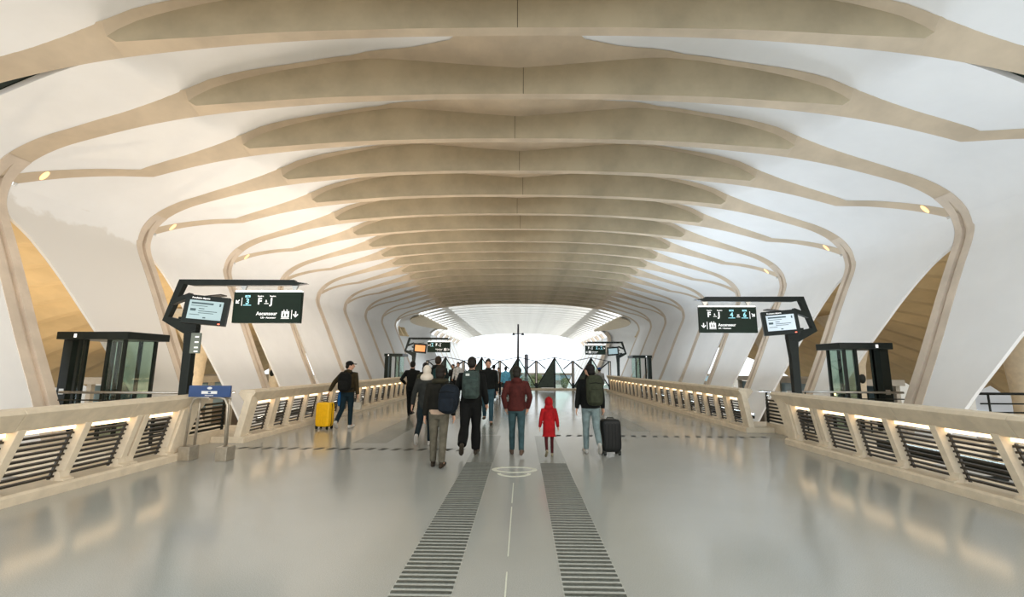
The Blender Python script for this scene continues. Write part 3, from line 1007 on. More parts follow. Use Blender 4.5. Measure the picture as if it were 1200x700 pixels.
# ------------------------------------------------------------------ fence at the end of the walkway, with a lamp mast
fc = empty('truss_fence', (0, 32.9, 0))
tag(fc, 'zigzag steel fence of dark triangles closing the far end of the walkway', 'fence')
PK = 2.67
M_PANEL = mat('mesh_panel_dark', (0.035, 0.055, 0.035), 0.5, var=0.2, scale=6)
x0 = -0.19
MB().box(-6.3, 6.3, -0.08, 0.08, 0.0, 0.12).build('sill', M_RAIL, fc)
for k in range(-2, 3):
    xp = x0 + PK*k
    MB().box(xp-0.06, xp+0.06, -0.06, 0.06, 0, 2.34).build('peak_post', M_BLACK, fc)
    MB().bar((xp-PK/2, 0, 0.14), (xp, 0, 2.32), 0.07, 0.07).build('diagonal', M_BLACK, fc)
    MB().bar((xp+PK/2, 0, 0.14), (xp, 0, 2.32), 0.07, 0.07).build('diagonal', M_BLACK, fc)
    MB().prism([(xp-PK/2+0.06, 0.16), (xp-0.03, 0.16), (xp-0.03, 2.25)], 'y', -0.015, 0.015).build('infill_panel', M_PANEL, fc)
    MB().prism([(xp+PK/2-0.06, 0.16), (xp+0.03, 0.16), (xp+0.03, 2.25)], 'y', -0.006, 0.006).build('glass_pane', M_GLASS, fc)
    for s_ in (-1, 1):
        xl = xp + s_*PK/2
        if s_ > 0 or k == -2:
            MB().box(xl-0.10, xl+0.10, -0.05, 0.05, 0.0, 2.09).build('short_post', M_BLACK, fc)
            MB().box(xl-0.045, xl+0.045, -0.07, -0.05, 0.5, 2.0).build('post_face', mat('lit_steel', (0.5, 0.42, 0.34), 0.3, metal=0.4), fc)
        MB().bar((xl, 0, 2.07), (xp, 0, 2.34), 0.045, 0.045).build('top_tie', M_BLACK, fc)
        MB().bar((xl, 0, 2.07), (xp + s_*PK*0.24, 0, 1.5), 0.085, 0.085).build('strut', M_BLACK, fc)
for x_ in (-2.2, 3.2):
    pass
ms = empty('lamp_mast', (x0, 33.15, 0))
tag(ms, 'tall thin mast with two small lamps behind the fence', 'mast')
MB().tube([(0, 0, -0.4), (0, 0, 2.4), (0, 0, 4.8)], [0.10, 0.09, 0.06], 10).build('pole', mat('mast_grey', (0.10, 0.10, 0.12), 0.4, var=0.1), ms, smooth=True)
MB().bar((-0.32, 0, 4.08), (0.32, 0, 4.08), 0.05, 0.05).build('lamp_arm', M_BLACK, ms)
for q in (-0.34, 0.34):
    MB().prism([(q-0.12, 3.98), (q+0.12, 3.98), (q+0.06, 4.14), (q-0.06, 4.14)], 'y', -0.06, 0.06).build('lamp_head', M_BLACK, ms)
pb = empty('notice_pillar', (0.42, 33.15, 0))
tag(pb, 'pale grey pillar with round top behind the fence beside the mast', 'pillar')
MB().tube([(0, 0, -0.4), (0, 0, 2.5)], 0.14, 12).build('shaft', mat('pillar_grey', (0.30, 0.31, 0.36), 0.4, var=0.1), pb, smooth=True)
MB().ell((0, 0, 2.5), (0.14, 0.14, 0.08), 12, 6).build('cap', MATS['pillar_grey'], pb, smooth=True)

# ------------------------------------------------------------------ what stands outside
def spot_uplight(x, y, z, label):
    root = empty('wall_uplight', (x, y, z))
    tag(root, label, 'lamp')
    sg = 1 if x > 0 else -1
    MB().tube([(0, 0, 0), (sg*0.06, 0.02, 0.22)], 0.05, 10).build('housing', M_STEEL, root, smooth=True)
    MB().ell((sg*0.065, 0.022, 0.24), (0.055, 0.055, 0.05), 10, 6).build('lens', emat('warm_lamp', (1.0, 0.62, 0.25), 8.0), root, smooth=True)
    MB().box(-0.02, 0.02, -0.02, 0.02, -z, 0.05).build('stem', M_BLACK, root)
spot_uplight(9.75, 14.3, 0.6, 'small glowing orange uplight at the foot of the white panel behind the right lift')

def platform_column(x, y, label):
    root = empty('platform_column', (x, y, -6.8))
    tag(root, label, 'column', 'forked concrete columns on the platforms')
    rings = []
    for z, rx, ryy in ((0, 0.6, 0.5), (4, 0.42, 0.40), (7.3, 0.40, 0.40), (8.6, 0.46, 0.48), (9.6, 0.62, 0.8), (10.6, 0.9, 1.5), (11.5, 1.3, 2.4)):
        rings.append([Vector((rx*math.cos(2*PI*k/16), ryy*math.sin(2*PI*k/16), z)) for k in range(16)])
    MB().rings(rings).build('shaft', M_RAIL, root, smooth=True)
    MB().ell((0, -0.40, 7.9), (0.2, 0.1, 0.28), 12, 8).build('hinge_recess', M_BLACK, root, smooth=True)
for k in range(3):
    platform_column(19.0, 17.4+8.48*k, ORD[k] + ' forked concrete column from the viewer on the right platform')
    platform_column(-19.0, 25.9+8.48*k, ORD[k] + ' forked concrete column from the viewer on the left platform')

def pavilion(x, y, w, d, h, z0, label, m_wall, m_glass, n):
    root = empty('station_pavilion', (x, y, z0))
    tag(root, label, 'building')
    MB().box(-w/2, w/2, -d/2, d/2, 0, h*0.45).build('wall', m_wall, root)
    MB().box(-w/2-0.4, w/2+0.4, -d/2-0.4, d/2+0.4, h, h+0.5).build('roof', m_wall, root)
    for k in range(n):
        a = -w/2 + w*k/n
        MB().box(a+0.08, a+w/n-0.08, -d/2+0.1, -d/2+0.16, h*0.45, h).build('window', m_glass, root)
        MB().box(a-0.06, a+0.06, -d/2, -d/2+0.2, h*0.45, h).build('mullion', M_STEEL, root)
    MB().box(-w/2+0.3, w/2-0.3, -d/2+1.5, d/2, h*0.45, h).build('core', m_wall, root)
M_FAC = mat('pale_facade', (0.62, 0.62, 0.62), 0.6, var=0.06, scale=0.5)
M_WIN = mat('facade_glass', (0.25, 0.36, 0.42), 0.1, var=0.2, scale=0.3)
pavilion(44, 30, 22, 8, 6.0, -4.0, 'pale pavilion with a row of blue windows outside on the right', M_FAC, M_WIN, 9)
pavilion(-44, 26, 20, 8, 4.6, -4.5, 'pale pavilion with grey glazing outside on the left', M_FAC, M_WIN, 9)
pavilion(24, 160, 90, 14, 3.2, -4.2, 'long low brown building on the horizon beyond the fence', mat('brown_facade', (0.16, 0.13, 0.09), 0.8, var=0.2, scale=0.3), M_WIN, 24)

def round_tree(x, y, r, z0, label):
    root = empty('tree', (x, y, -6.8))
    tag(root, label, 'tree', 'trees on the horizon')
    MB().tube([(0, 0, 0), (0, 0, z0+6.8)], [0.4, 0.25], 8).build('trunk', mat('bark', (0.10, 0.07, 0.045), 0.9), root)
    rnd = random.Random(int(x*10+y))
    mb = MB()
    for k in range(10):
        a, b = rnd.uniform(0, 2*PI), rnd.uniform(-0.4, 0.6)
        mb.ell((r*0.6*math.cos(a), r*0.6*math.sin(a), z0+6.8+r*b), (r*0.6, r*0.6, r*0.5), 10, 7)
    mb.build('crown', mat('foliage', (0.07, 0.085, 0.03), 0.9, var=0.35, scale=1.5, bump=0.6, bscale=4), root, smooth=True)
for k, (x, y, r) in enumerate([(-26, 135, 3.2), (-14, 140, 2.8), (3, 138, 3.0), (14, 132, 2.7), (25, 136, 3.3)]):
    round_tree(x, y, r, -3.6, ORD[k] + ' round dark tree from the left on the horizon behind the fence')

# ------------------------------------------------------------------ people
def remesh(o, voxel, smooth_it=4):
    md = o.modifiers.new('r', 'REMESH')
    md.mode = 'VOXEL'
    md.voxel_size = voxel
    ms_ = o.modifiers.new('s', 'SMOOTH')
    ms_.factor = 0.5
    ms_.iterations = smooth_it
    dg = bpy.context.evaluated_depsgraph_get()
    me = bpy.data.meshes.new_from_object(o.evaluated_get(dg))
    old = o.data
    m = old.materials[0]
    o.modifiers.clear()
    me.materials.clear()
    me.materials.append(m)
    me.shade_smooth()
    me.name = old.name
    o.data = me
    bpy.data.meshes.remove(old)
    return o

def cloth(rgb, var=0.18, scale=9.0, rough=0.85):
    nm = 'cloth_%d_%d_%d' % rgb
    c_ = srgb(*rgb)
    k_ = 0.6 if max(rgb) < 120 else 0.8
    return mat(nm, tuple(q*k_ for q in c_[:3]), rough, var=var, scale=scale, bump=0.25, bscale=60, spec=0.2)
SKIN = mat('skin', srgb(196, 150, 122), 0.55, var=0.06, scale=8)
SKIN_D = mat('skin_dark', srgb(96, 66, 50), 0.55, var=0.06, scale=8)
M_EYE = mat('eye_dark', (0.02, 0.015, 0.012), 0.3)
M_LIP = mat('lips', srgb(160, 95, 85), 0.5)

class Fig:
    pass

def figure(loc, rz, H, label, cat='person', legs=((18, 8), (-14, 20)), arms=((-14, 8, 12), (14, 8, 18)), feet=(0, 0),
           head=0.0, nod=0.0, lean=3.0, skin=None, hair=(30, 24, 18), hair_style='short', top=(25, 25, 22), pants=(30, 35, 40),
           shoes=(200, 195, 185), hem=0.84, bulk=1.0, leg_r=1.0, hood=None, hoodup=False, cap=None, beanie=None, scarf=None, hijab=None,
           under=None, detail=True, flare=0.0, face=False, child=False, group='people on the walkway'):
    s = H/1.75
    skin = skin or SKIN
    root = empty('person', (loc[0], loc[1], 0), rz)
    tag(root, label, cat, group)
    vox = 0.009 if detail else 0.016
    vc = 0.013 if detail else 0.018
    hs = 1.28 if child else 1.0      # children have larger heads
    # ---- joints
    J = {}
    rad = math.radians
    low = 9
    for n, sd in ((0, -1), (1, 1)):
        a, fl_ = rad(legs[n][0]), rad(legs[n][1])
        hip = Vector((sd*0.09, 0, 0.93))
        knee = hip + 0.44*Vector((sd*0.01, math.sin(a), -math.cos(a)))
        b = a - fl_
        ank = knee + 0.41*Vector((0, math.sin(b), -math.cos(b)))
        fp = rad(feet[n]) if feet[n] else max(0, -b*0.9 if fl_ > 0.5 else 0)
        td = Vector((sd*0.12, math.cos(fp), -math.sin(fp))).normalized()
        nd = Vector((0, math.sin(fp), math.cos(fp)))
        toe = ank + td*0.17 - nd*0.045
        heel = ank - td*0.06 - nd*0.05
        low = min(low, toe.z-0.035, heel.z-0.035)
        J[n] = (hip, knee, ank, toe, heel, td)
    dz = -low
    for n in (0, 1):
        J[n] = tuple(v + Vector((0, 0, dz)) if q < 5 else v for q, v in enumerate(J[n]))
    lr = rad(lean)
    def T(p):          # torso lean about the hips
        p = Vector(p)
        z = p.z - 0.93
        return Vector((p.x, p.y*math.cos(lr) + z*math.sin(lr), 0.93 + z*math.cos(lr) - p.y*math.sin(lr) + dz))
    A = {}
    for n, sd in ((0, -1), (1, 1)):
        sw, ab, el = [rad(v) for v in arms[n][:3]]
        twist = rad(arms[n][3]) if len(arms[n]) > 3 else 0.0    # elbow swings the hand inward
        sh = Vector((sd*0.185, 0, 1.41))
        d1 = Vector((sd*math.sin(ab), math.sin(sw)*math.cos(ab), -math.cos(sw)*math.cos(ab)))
        elb = sh + 0.285*d1
        d2 = Vector((sd*math.sin(ab)*0.6 - sd*math.sin(twist), math.sin(sw+el), -math.cos(sw+el))).normalized()
        wr = elb + 0.25*d2
        A[n] = (T(sh), T(elb), T(wr), (T(wr)-T(elb)).normalized())
    def ring(z, rx, ry_, yo=0.0, n=16):
        return [T((rx*math.cos(2*PI*k/n), yo + ry_*math.sin(2*PI*k/n), z)) for k in range(n)]
    hc = Vector((0, 0.02, 1.64))
    hr = Matrix.Rotation(rad(-head), 3, 'Z') @ Matrix.Rotation(rad(-nod), 3, 'X')
    def HD(p):           # head points, turned and scaled about the neck
        p = Vector(p)
        q = (p - Vector((0, 0, 1.53)))*hs
        return T(hr @ q + Vector((0, 0.012, 1.53)))
    def hell(mb, c, r, n=12, m=8):
        t = MB().ell(c, r, n, m)
        mb.add([HD(v) for v in t.v], t.f)
    # ---- body, one fused surface
    b = MB()
    b.rings([ring(*q) for q in ((0.84, 0.10, 0.09), (0.90, 0.155, 0.105), (0.98, 0.155, 0.105), (1.10, 0.13, 0.095), (1.24, 0.15, 0.105), (1.36, 0.16, 0.10), (1.43, 0.12, 0.08), (1.47, 0.065, 0.06), (1.52, 0.055, 0.058), (1.57, 0.055, 0.058))])
    for n, sd in ((0, -1), (1, 1)):
        hip, knee, ank, toe, heel, td = J[n]
        b.tube([hip + Vector((0, 0, 0.03)), hip*0.6+knee*0.4, knee, knee*0.6+ank*0.4, ank], [0.082, 0.072, 0.052, 0.05, 0.036], 10)
        b.tube([heel, ank - td*0.0 + Vector((0, 0, -0.01)), toe], [0.03, 0.036, 0.028], 8)
        sh, el_, wr, d = A[n]
        b.tube([T((sd*0.10, 0, 1.42)), sh, sh*0.5+el_*0.5, el_, el_*0.5+wr*0.5, wr], [0.05, 0.052, 0.044, 0.037, 0.036, 0.026], 10)
        # hand: palm, four unequal fingers, a thumb leaving the side of the palm
        fwd = Vector((0, 1, 0))
        side = d.cross(fwd).normalized()*(1 if sd > 0 else -1)
        palm = wr + d*0.045
        fr = d.cross(side).normalized()
        if fr.y < 0:
            fr = -fr
        b.tube([wr, wr + d*0.03, wr + d*0.085], [(0.024, 0.02), (0.034, 0.018), (0.036, 0.016)], 10)
        inward = Vector((-sd, 0, 0))
        for q, ln in enumerate((0.066, 0.078, 0.072, 0.055)):
            st_ = wr + d*0.08 + fr*(0.030 - 0.020*q)
            k1 = st_ + d*ln*0.55 + inward*0.006
            k2 = k1 + (d*0.8 + inward*0.55).normalized()*ln*0.5
            b.tube([st_, k1, k2], [0.0098, 0.0094, 0.0085], 6)
        t0 = wr + d*0.025 + fr*0.028
        b.tube([t0, t0 + d*0.03 + fr*0.022, t0 + d*0.055 + fr*0.024 + inward*0.012], [0.012, 0.011, 0.009], 6)
    hell(b, hc, (0.076, 0.096, 0.112), 16, 12)
    hell(b, (0, 0.045, 1.585), (0.056, 0.062, 0.056), 14, 8)
    hell(b, (0, 0.122, 1.625), (0.013, 0.016, 0.026), 8, 6)
    for sd in (-1, 1):
        hell(b, (sd*0.078, 0.012, 1.635), (0.012, 0.02, 0.03), 8, 6)
    def fin(mb, name, m, voxel, it=4, parent=root):
        mb.v = [Vector((v.x*s, v.y*s, v.z*s)) for v in mb.v]
        o = mb.build(name, m, parent)
        return remesh(o, voxel*s, it) if voxel else o
    fin(b, 'body', skin, vox, 3)
    if face:
        f_ = MB()
        for sd in (-1, 1):
            hell(f_, (sd*0.031, 0.107, 1.648), (0.013, 0.006, 0.007), 8, 6)
            hell(f_, (sd*0.033, 0.106, 1.672), (0.020, 0.006, 0.004), 8, 6)
        fin(f_, 'eye', M_EYE, 0)
        l_ = MB()
        hell(l_, (0, 0.103, 1.580), (0.024, 0.007, 0.007), 8, 6)
        fin(l_, 'mouth', M_LIP, 0)
    # ---- trousers
    t = MB()
    t.rings([ring(*q) for q in ((0.82, 0.13, 0.11), (0.90, 0.178*bulk, 0.130), (0.98, 0.175*bulk, 0.126), (1.05, 0.16, 0.115))])
    for n, sd in ((0, -1), (1, 1)):
        hip, knee, ank, toe, heel, td = J[n]
        e = 1.0 + (0 if child else flare)
        t.tube([hip + Vector((0, 0, 0.02)), hip*0.55+knee*0.45, knee, knee*0.5+ank*0.5, ank + Vector((0, 0, 0.0))],
               [0.100*leg_r, 0.088*leg_r, 0.068*leg_r, 0.064*leg_r*e, 0.054*leg_r*e], 12)
    fin(t, 'trousers', cloth(pants, 0.22), vc)
    # ---- shoes
    for n in (0, 1):
        hip, knee, ank, toe, heel, td = J[n]
        sh_ = MB()
        up_ = Vector((1, 0, 0)).cross(td).normalized()
        if up_.z < 0 and abs(up_.z) > 0.05:
            up_ = -up_
        sh_.tube([heel - td*0.03, heel + td*0.02, heel + td*0.10, toe + td*0.0, toe + td*0.055], [(0.024, 0.03), (0.038, 0.042), (0.042, 0.040), (0.046, 0.034), (0.026, 0.02)], 10)
        sh_.tube([ank + Vector((0, 0, 0.02)), heel + td*0.04], [0.042, 0.04], 8)
        so = fin(sh_, 'shoe', cloth(shoes, 0.1, rough=0.6), vc*0.75, 2)
    # ---- top
    c = MB()
    bk = bulk
    rg = [(hem, 0.178*bk + 0.03*flare, 0.135*bk), (hem+0.05, 0.185*bk, 0.14*bk), (1.00, 0.178*bk, 0.135*bk), (1.12, 0.165*bk, 0.128*bk), (1.25, 0.182*bk, 0.138*bk), (1.36, 0.185*bk, 0.13*bk), (1.43, 0.145*bk, 0.105*bk), (1.48, 0.085, 0.082), (1.53, 0.07, 0.074)]
    c.rings([ring(*q) for q in rg if q[0] >= hem])
    for n, sd in ((0, -1), (1, 1)):
        sh, el_, wr, d = A[n]
        c.tube([T((sd*0.08, 0, 1.41)), sh, sh*0.5+el_*0.5, el_, el_*0.5+wr*0.5, wr + d*0.005], [0.07*bk, 0.076*bk, 0.068*bk, 0.058*bk, 0.054*bk, 0.042*bk], 12)
    if hood and not hoodup:
        t_ = MB().ell((0, -0.075, 1.475), (0.115, 0.075, 0.07), 14, 8)
        c.add([T(v) for v in t_.v], t_.f)
    fin(c, 'jacket', cloth(top, 0.25), vc)
    if hoodup:
        h_ = MB()
        hell(h_, (0, -0.012, 1.635), (0.105, 0.118, 0.132), 16, 12)
        t_ = MB().ell((0, -0.015, 1.49), (0.15, 0.125, 0.12), 14, 8)
        h_.add([T(v) for v in t_.v], t_.f)
        fin(h_, 'hood', cloth(top, 0.25), vc)
    if under:
        u_ = MB().rings([ring(hem-0.09, 0.178, 0.13), ring(hem-0.02, 0.186, 0.138), ring(hem+0.06, 0.175, 0.13)])
        fin(u_, 'shirt_hem', cloth(under, 0.1), vc)
    if scarf:
        s_ = MB()
        n_ = 20
        s_.tube([T((0.11*math.cos(2*PI*k/n_), 0.10*math.sin(2*PI*k/n_), 1.49 + 0.01*math.sin(6*PI*k/n_))) for k in range(n_+1)], 0.05, 10)
        fin(s_, 'scarf', cloth(scarf, 0.3), vc)
    # ---- hair and headwear
    if hijab:
        h_ = MB()
        hell(h_, (0, -0.012, 1.655), (0.096, 0.108, 0.122), 16, 12)
        t_ = MB().ell((0, -0.015, 1.49), (0.15, 0.125, 0.11), 14, 8)
        h_.add([T(v) for v in t_.v], t_.f)
        fin(h_, 'headscarf', cloth(hijab, 0.08), vc)
    elif not hoodup:
        h_ = MB()
        m_h = mat('hair_%d_%d_%d' % hair, tuple(q*0.5 for q in srgb(*hair)[:3]), 0.6, var=0.3, scale=40, bump=0.5, bscale=90, spec=0.2)
        hell(h_, (0, 0.0, 1.674), (0.089, 0.102, 0.105), 16, 12)
        hell(h_, (0, -0.045, 1.63), (0.078, 0.068, 0.085), 14, 10)
        if hair_style == 'long':
            hell(h_, (0, -0.07, 1.56), (0.085, 0.055, 0.14), 14, 10)
            hell(h_, (0, -0.085, 1.46), (0.075, 0.04, 0.11), 14, 10)
        if hair_style == 'full':
            hell(h_, (0, -0.02, 1.68), (0.098, 0.104, 0.10), 16, 12)
            hell(h_, (0, -0.05, 1.60), (0.088, 0.07, 0.09), 14, 10)
        fin(h_, 'hair', m_h, vc*0.8, 2)
    if cap:
        h_ = MB()
        hell(h_, (0, -0.008, 1.695), (0.096, 0.108, 0.082), 16, 10)
        t_ = MB().prism([(-0.07, 0.06), (0.07, 0.06), (0.06, 0.165), (0, 0.185), (-0.06, 0.165)], 'z', 1.680, 1.700)
        h_.add([HD(v) for v in t_.v], t_.f)
        fin(h_, 'cap', cloth(cap, 0.15), vc*0.7, 2)
    if beanie:
        h_ = MB()
        hell(h_, (0, -0.008, 1.690), (0.098, 0.112, 0.105), 16, 12)
        fin(h_, 'knitted_hat', cloth(beanie, 0.3), vc)
    R_ = Fig()
    R_.root, R_.s, R_.T, R_.A, R_.loc, R_.rz, R_.dz = root, s, T, A, loc, rz, dz
    return R_

def to_world(P, p):
    c, sn = math.cos(P.rz), math.sin(P.rz)
    p = Vector(p)*P.s
    return Vector((P.loc[0] + p.x*c - p.y*sn, P.loc[1] + p.x*sn + p.y*c, p.z))

def backpack(P, label, rgb, w=0.30, h=0.46, d=0.17, x=0.0, z=1.02, tilt=0.0, e=0.55, strap=(20, 22, 20), pocket=True, patch=None, front=-0.135, group='backpacks worn by walkers'):
    base = P.T((x, front, z-0.93+0.93))
    base = P.T((x, front - d/2, z))
    w0 = to_world(P, base)
    root = empty('backpack', w0, P.rz)
    tag(root, label, 'backpack', group)
    s = P.s
    m = cloth(rgb, 0.3)
    o = MB().ell((0, 0, h*s/2), (w*s/2, d*s/2, h*s/2), 28, 18, e).build('bag', m, root, (0, 0, 0), (0, math.radians(tilt), 0), smooth=True)
    if pocket:
        MB().ell((0, -d*s*0.42, h*s*0.32), (w*s*0.38, d*s*0.26, h*s*0.24), 20, 12, 0.5).build('front_pocket', m, root, smooth=True)
        MB().tube([(-w*s*0.36, -d*s*0.47, h*s*0.72), (0, -d*s*0.53, h*s*0.76), (w*s*0.36, -d*s*0.47, h*s*0.72)], 0.006, 6).build('zip', cloth(strap), root)
    for sx in (-1, 1):
        pts = [Vector((sx*w*0.26, d*0.42, h*0.86)), Vector((sx*0.115 - x*0.4, d/2+0.06, h*0.86+0.07)), Vector((sx*0.125 - x*0.4, d/2+0.20, h*0.86-0.02)), Vector((sx*0.13 - x*0.4, d/2+0.27, h*0.45)), Vector((sx*0.16 - x*0.4, d/2+0.14, h*0.18)), Vector((sx*w*0.36, d*0.35, h*0.1))]
        MB().tube([p*s for p in pts], [(0.008, 0.028)]*6, 8).build('strap', cloth(strap), root, smooth=True)
    MB().tube([(-0.04*s, 0.02, h*s*0.985), (-0.03*s, 0.02, h*s+0.035), (0.03*s, 0.02, h*s+0.035), (0.04*s, 0.02, h*s*0.985)], 0.008, 6).build('grab_handle', cloth(strap), root)
    if patch:
        MB().box(-0.035*s, 0.035*s, -0.006, 0.0, -0.02*s, 0.02*s).build('patch', cloth(patch, 0.05), root, (-w*s*0.18, -d*s*0.5, h*s*0.86))
    return root

def suitcase(loc, rz, w, d, h, rgb, label, handle=None):
    root = empty('suitcase', (loc[0], loc[1], 0), rz)
    tag(root, label, 'suitcase', 'wheeled suitcases')
    m = mat('shell_%d_%d_%d' % rgb, srgb(*rgb), 0.5, var=0.06, scale=12, bump=0.05, bscale=50, spec=0.25)
    z0 = 0.06
    sh = MB().ell((0, 0, z0+(h-z0)/2), (w/2, d/2, (h-z0)/2), 36, 24, 0.28).build('shell', m, root, smooth=True)
    for k in range(5):
        q = -w*0.36 + w*0.18*k
        MB().box(q-0.012, q+0.012, -d/2-0.006, -d/2+0.012, z0+0.08, h-0.07).build('ridge', m, sh, bevel=0.004)
    MB().box(-w/2-0.003, w/2+0.003, -0.008, 0.008, z0+0.03, h-0.03).build('seam', M_BLACK, sh)
    for sx in (-1, 1):
        for sy in (-1, 1):
            wh = MB().tube([(-0.02, 0, 0.03), (0.02, 0, 0.03)], 0.03, 12).build('wheel', M_BLACK, root, (sx*w*0.38, sy*d*0.34, 0))
            MB().box(-0.026, 0.026, -0.02, 0.02, 0.03, 0.085).build('wheel_bracket', M_BLACK, wh)
    MB().tube([(-0.07, 0, h-0.01), (-0.06, 0, h+0.025), (0.06, 0, h+0.025), (0.07, 0, h-0.01)], 0.011, 8).build('carry_handle', M_BLACK, root, smooth=True)
    if handle:
        for sx in (-0.07, 0.07):
            MB().tube([(sx, d*0.3, h-0.03), (sx + handle[0], d*0.3 + handle[1], handle[2])], 0.008, 8).build('pull_rod', M_STEEL, root)
        MB().tube([(-0.08+handle[0], d*0.3+handle[1], handle[2]), (0.08+handle[0], d*0.3+handle[1], handle[2])], 0.016, 8).build('pull_grip', M_BLACK, root)
    return root

# man with cap and yellow suitcase
p = figure((-4.62, 12.15), math.radians(-4), 1.76, 'person in black cap and olive jacket pulling the yellow suitcase', legs=((-9, 34), (5, 4)), arms=((-22, 34, 6), (-4, 12, 14)), head=72, hair=(30, 24, 18), top=(66, 55, 32), pants=(24, 46, 54), shoes=(205, 200, 190), cap=(24, 24, 22), hood=True, bulk=1.06, face=True, hem=0.93)
backpack(p, 'bulging black backpack worn by the person in the black cap', (22, 23, 20), 0.33, 0.50, 0.22, 0.02, 0.95)
hand = to_world(p, p.A[0][2] + p.A[0][3]*0.10)
suitcase((-5.13, 12.0), math.radians(-14), 0.42, 0.27, 0.69, (232, 178, 22), 'bright yellow hard-shell suitcase on wheels', handle=None)
yb_ = empty('cloth_wrap', (to_world(p, (-0.16, -0.10, 0.62))), p.rz)
tag(yb_, 'blue cloth hanging at the hip of the person in the cap', 'cloth')
MB().ell((0, 0, 0.14), (0.035, 0.07, 0.19), 14, 10, 0.7).build('fold', cloth((30, 88, 140), 0.2), yb_, smooth=True)
MB().ell((0, 0.0, 0.30), (0.03, 0.06, 0.06), 12, 8).build('knot', cloth((30, 88, 140), 0.2), yb_, smooth=True)
rh = to_world(p, p.A[1][2] + p.A[1][3]*0.14)
sb = empty('shopping_bag', (rh.x, rh.y, rh.z-0.27))
tag(sb, 'small pale bag held in the right hand of the person in the cap', 'bag')
MB().prism([(-0.09, 0), (0.09, 0), (0.10, 0.20), (-0.10, 0.20)], 'y', -0.05, 0.05).build('bag', cloth((190, 182, 165), 0.1), sb, bevel=0.01)
MB().tube([(-0.06, 0, 0.19), (-0.03, 0, 0.28), (0.03, 0, 0.28), (0.06, 0, 0.19)], 0.006, 6).build('handle', cloth((190, 182, 165), 0.1), sb)

# walking group on the left
figure((-3.60, 15.1), 0.05, 1.82, 'person in black at the left of the group with a hand on the hip', legs=((14, 6), (-16, 26)), arms=((-6, 34, 60, 55), (8, 10, 12)), hair=(24, 20, 16), top=(24, 26, 22), pants=(22, 24, 22), shoes=(30, 30, 28), hem=0.90)
p = figure((-2.98, 14.2), 0.0, 1.76, 'person with long dark hair and camouflage backpack in the walking group', legs=((-12, 26), (14, 8)), hair=(34, 27, 20), hair_style='long', top=(34, 34, 26), pants=(26, 30, 30), shoes=(40, 40, 36))
backpack(p, 'small camouflage backpack on the person with long dark hair', (88, 88, 66), 0.26, 0.36, 0.14, -0.06, 1.05)
p = figure((-2.32, 12.85), 0.0, 1.93, 'tall person with cropped brown hair standing out above the group', legs=((12, 6), (-12, 20)), hair=(62, 46, 30), top=(28, 42, 40), pants=(30, 38, 40), shoes=(38, 40, 38), scarf=(26, 28, 24), bulk=1.08)
backpack(p, 'dark teal backpack on the tall person with cropped hair', (30, 66, 66), 0.30, 0.46, 0.18, 0.08, 1.0)
figure((-1.95, 9.65), 0.03, 1.66, 'person in white headscarf and grey jacket walking behind the others', legs=((-16, 40), (10, 6)), arms=((-10, 14, 10), (12, 8, 14)), top=(52, 54, 50), pants=(26, 40, 44), shoes=(196, 190, 180), hijab=(228, 216, 196), hem=0.80)
p = figure((-1.30, 7.68), 0.0, 1.64, 'person in dark knitted hat and grey-olive trousers with navy backpack', legs=((5, 4), (-6, 10)), arms=((-4, 9, 8), (2, 9, 10)), hair=(40, 32, 22), hair_style='full', top=(34, 32, 24), pants=(110, 104, 88), shoes=(60, 48, 34), beanie=(44, 38, 26), scarf=(58, 54, 38), under=(196, 166, 140), hem=0.98, bulk=1.04, leg_r=1.02)
backpack(p, 'round navy backpack slung over the right shoulder of the person in the knitted hat', (26, 34, 42), 0.37, 0.52, 0.25, 0.18, 0.92, tilt=6, e=0.72, front=-0.10)
p = figure((-0.88, 8.72), 0.0, 1.82, 'person in black with short hair and loose black trousers, grey-green backpack', legs=((-16, 34), (8, 4)), arms=((-12, 16, 10), (6, 12, 18)), hair=(40, 34, 26), top=(20, 22, 19), pants=(19, 21, 19), shoes=(74, 66, 54), leg_r=1.22, flare=0.22, bulk=1.08, hem=0.92)
backpack(p, 'grey-green rectangular backpack with a small white patch', (68, 82, 76), 0.31, 0.50, 0.18, 0.02, 1.00, e=0.38, strap=(52, 76, 70), patch=(220, 224, 216))
figure((-0.90, 13.3), PI + 0.06, 1.86, 'person in black jacket and blue jeans walking towards the viewer', legs=((12, 6), (-14, 24)), arms=((-8, 8, 14), (10, 8, 16)), hair=(48, 38, 28), top=(22, 25, 22), pants=(62, 94, 104), shoes=(92, 82, 58), bulk=1.10, hem=0.95, face=True)
figure((-3.45, 25.0), PI - 0.1, 1.88, 'distant person in open black jacket over white shirt facing the viewer', legs=((12, 6), (-12, 18)), hair=(60, 48, 38), top=(215, 214, 210), pants=(40, 42, 46), shoes=(40, 40, 40), detail=False, face=True)
figure((-3.85, 25.7), PI - 0.1, 1.76, 'distant dark-haired person in black beside the white-shirted person', legs=((8, 4), (-10, 16)), hair=(26, 22, 18), hair_style='full', top=(30, 30, 28), pants=(30, 30, 30), shoes=(30, 30, 30), detail=False, face=True)
figure((-1.36, 23.2), 0.0, 1.72, 'distant person in dark knitted hat and pale grey coat', legs=((10, 6), (-12, 18)), hair=(30, 26, 22), beanie=(28, 30, 28), top=(172, 172, 168), pants=(34, 44, 60), shoes=(40, 40, 40), detail=False)
figure((-1.22, 25.4), PI, 1.60, 'distant person in brown coat facing the viewer near the fence', legs=((10, 6), (-12, 18)), hair=(40, 30, 24), top=(110, 84, 70), pants=(36, 40, 44), shoes=(40, 40, 40), detail=False, face=True)
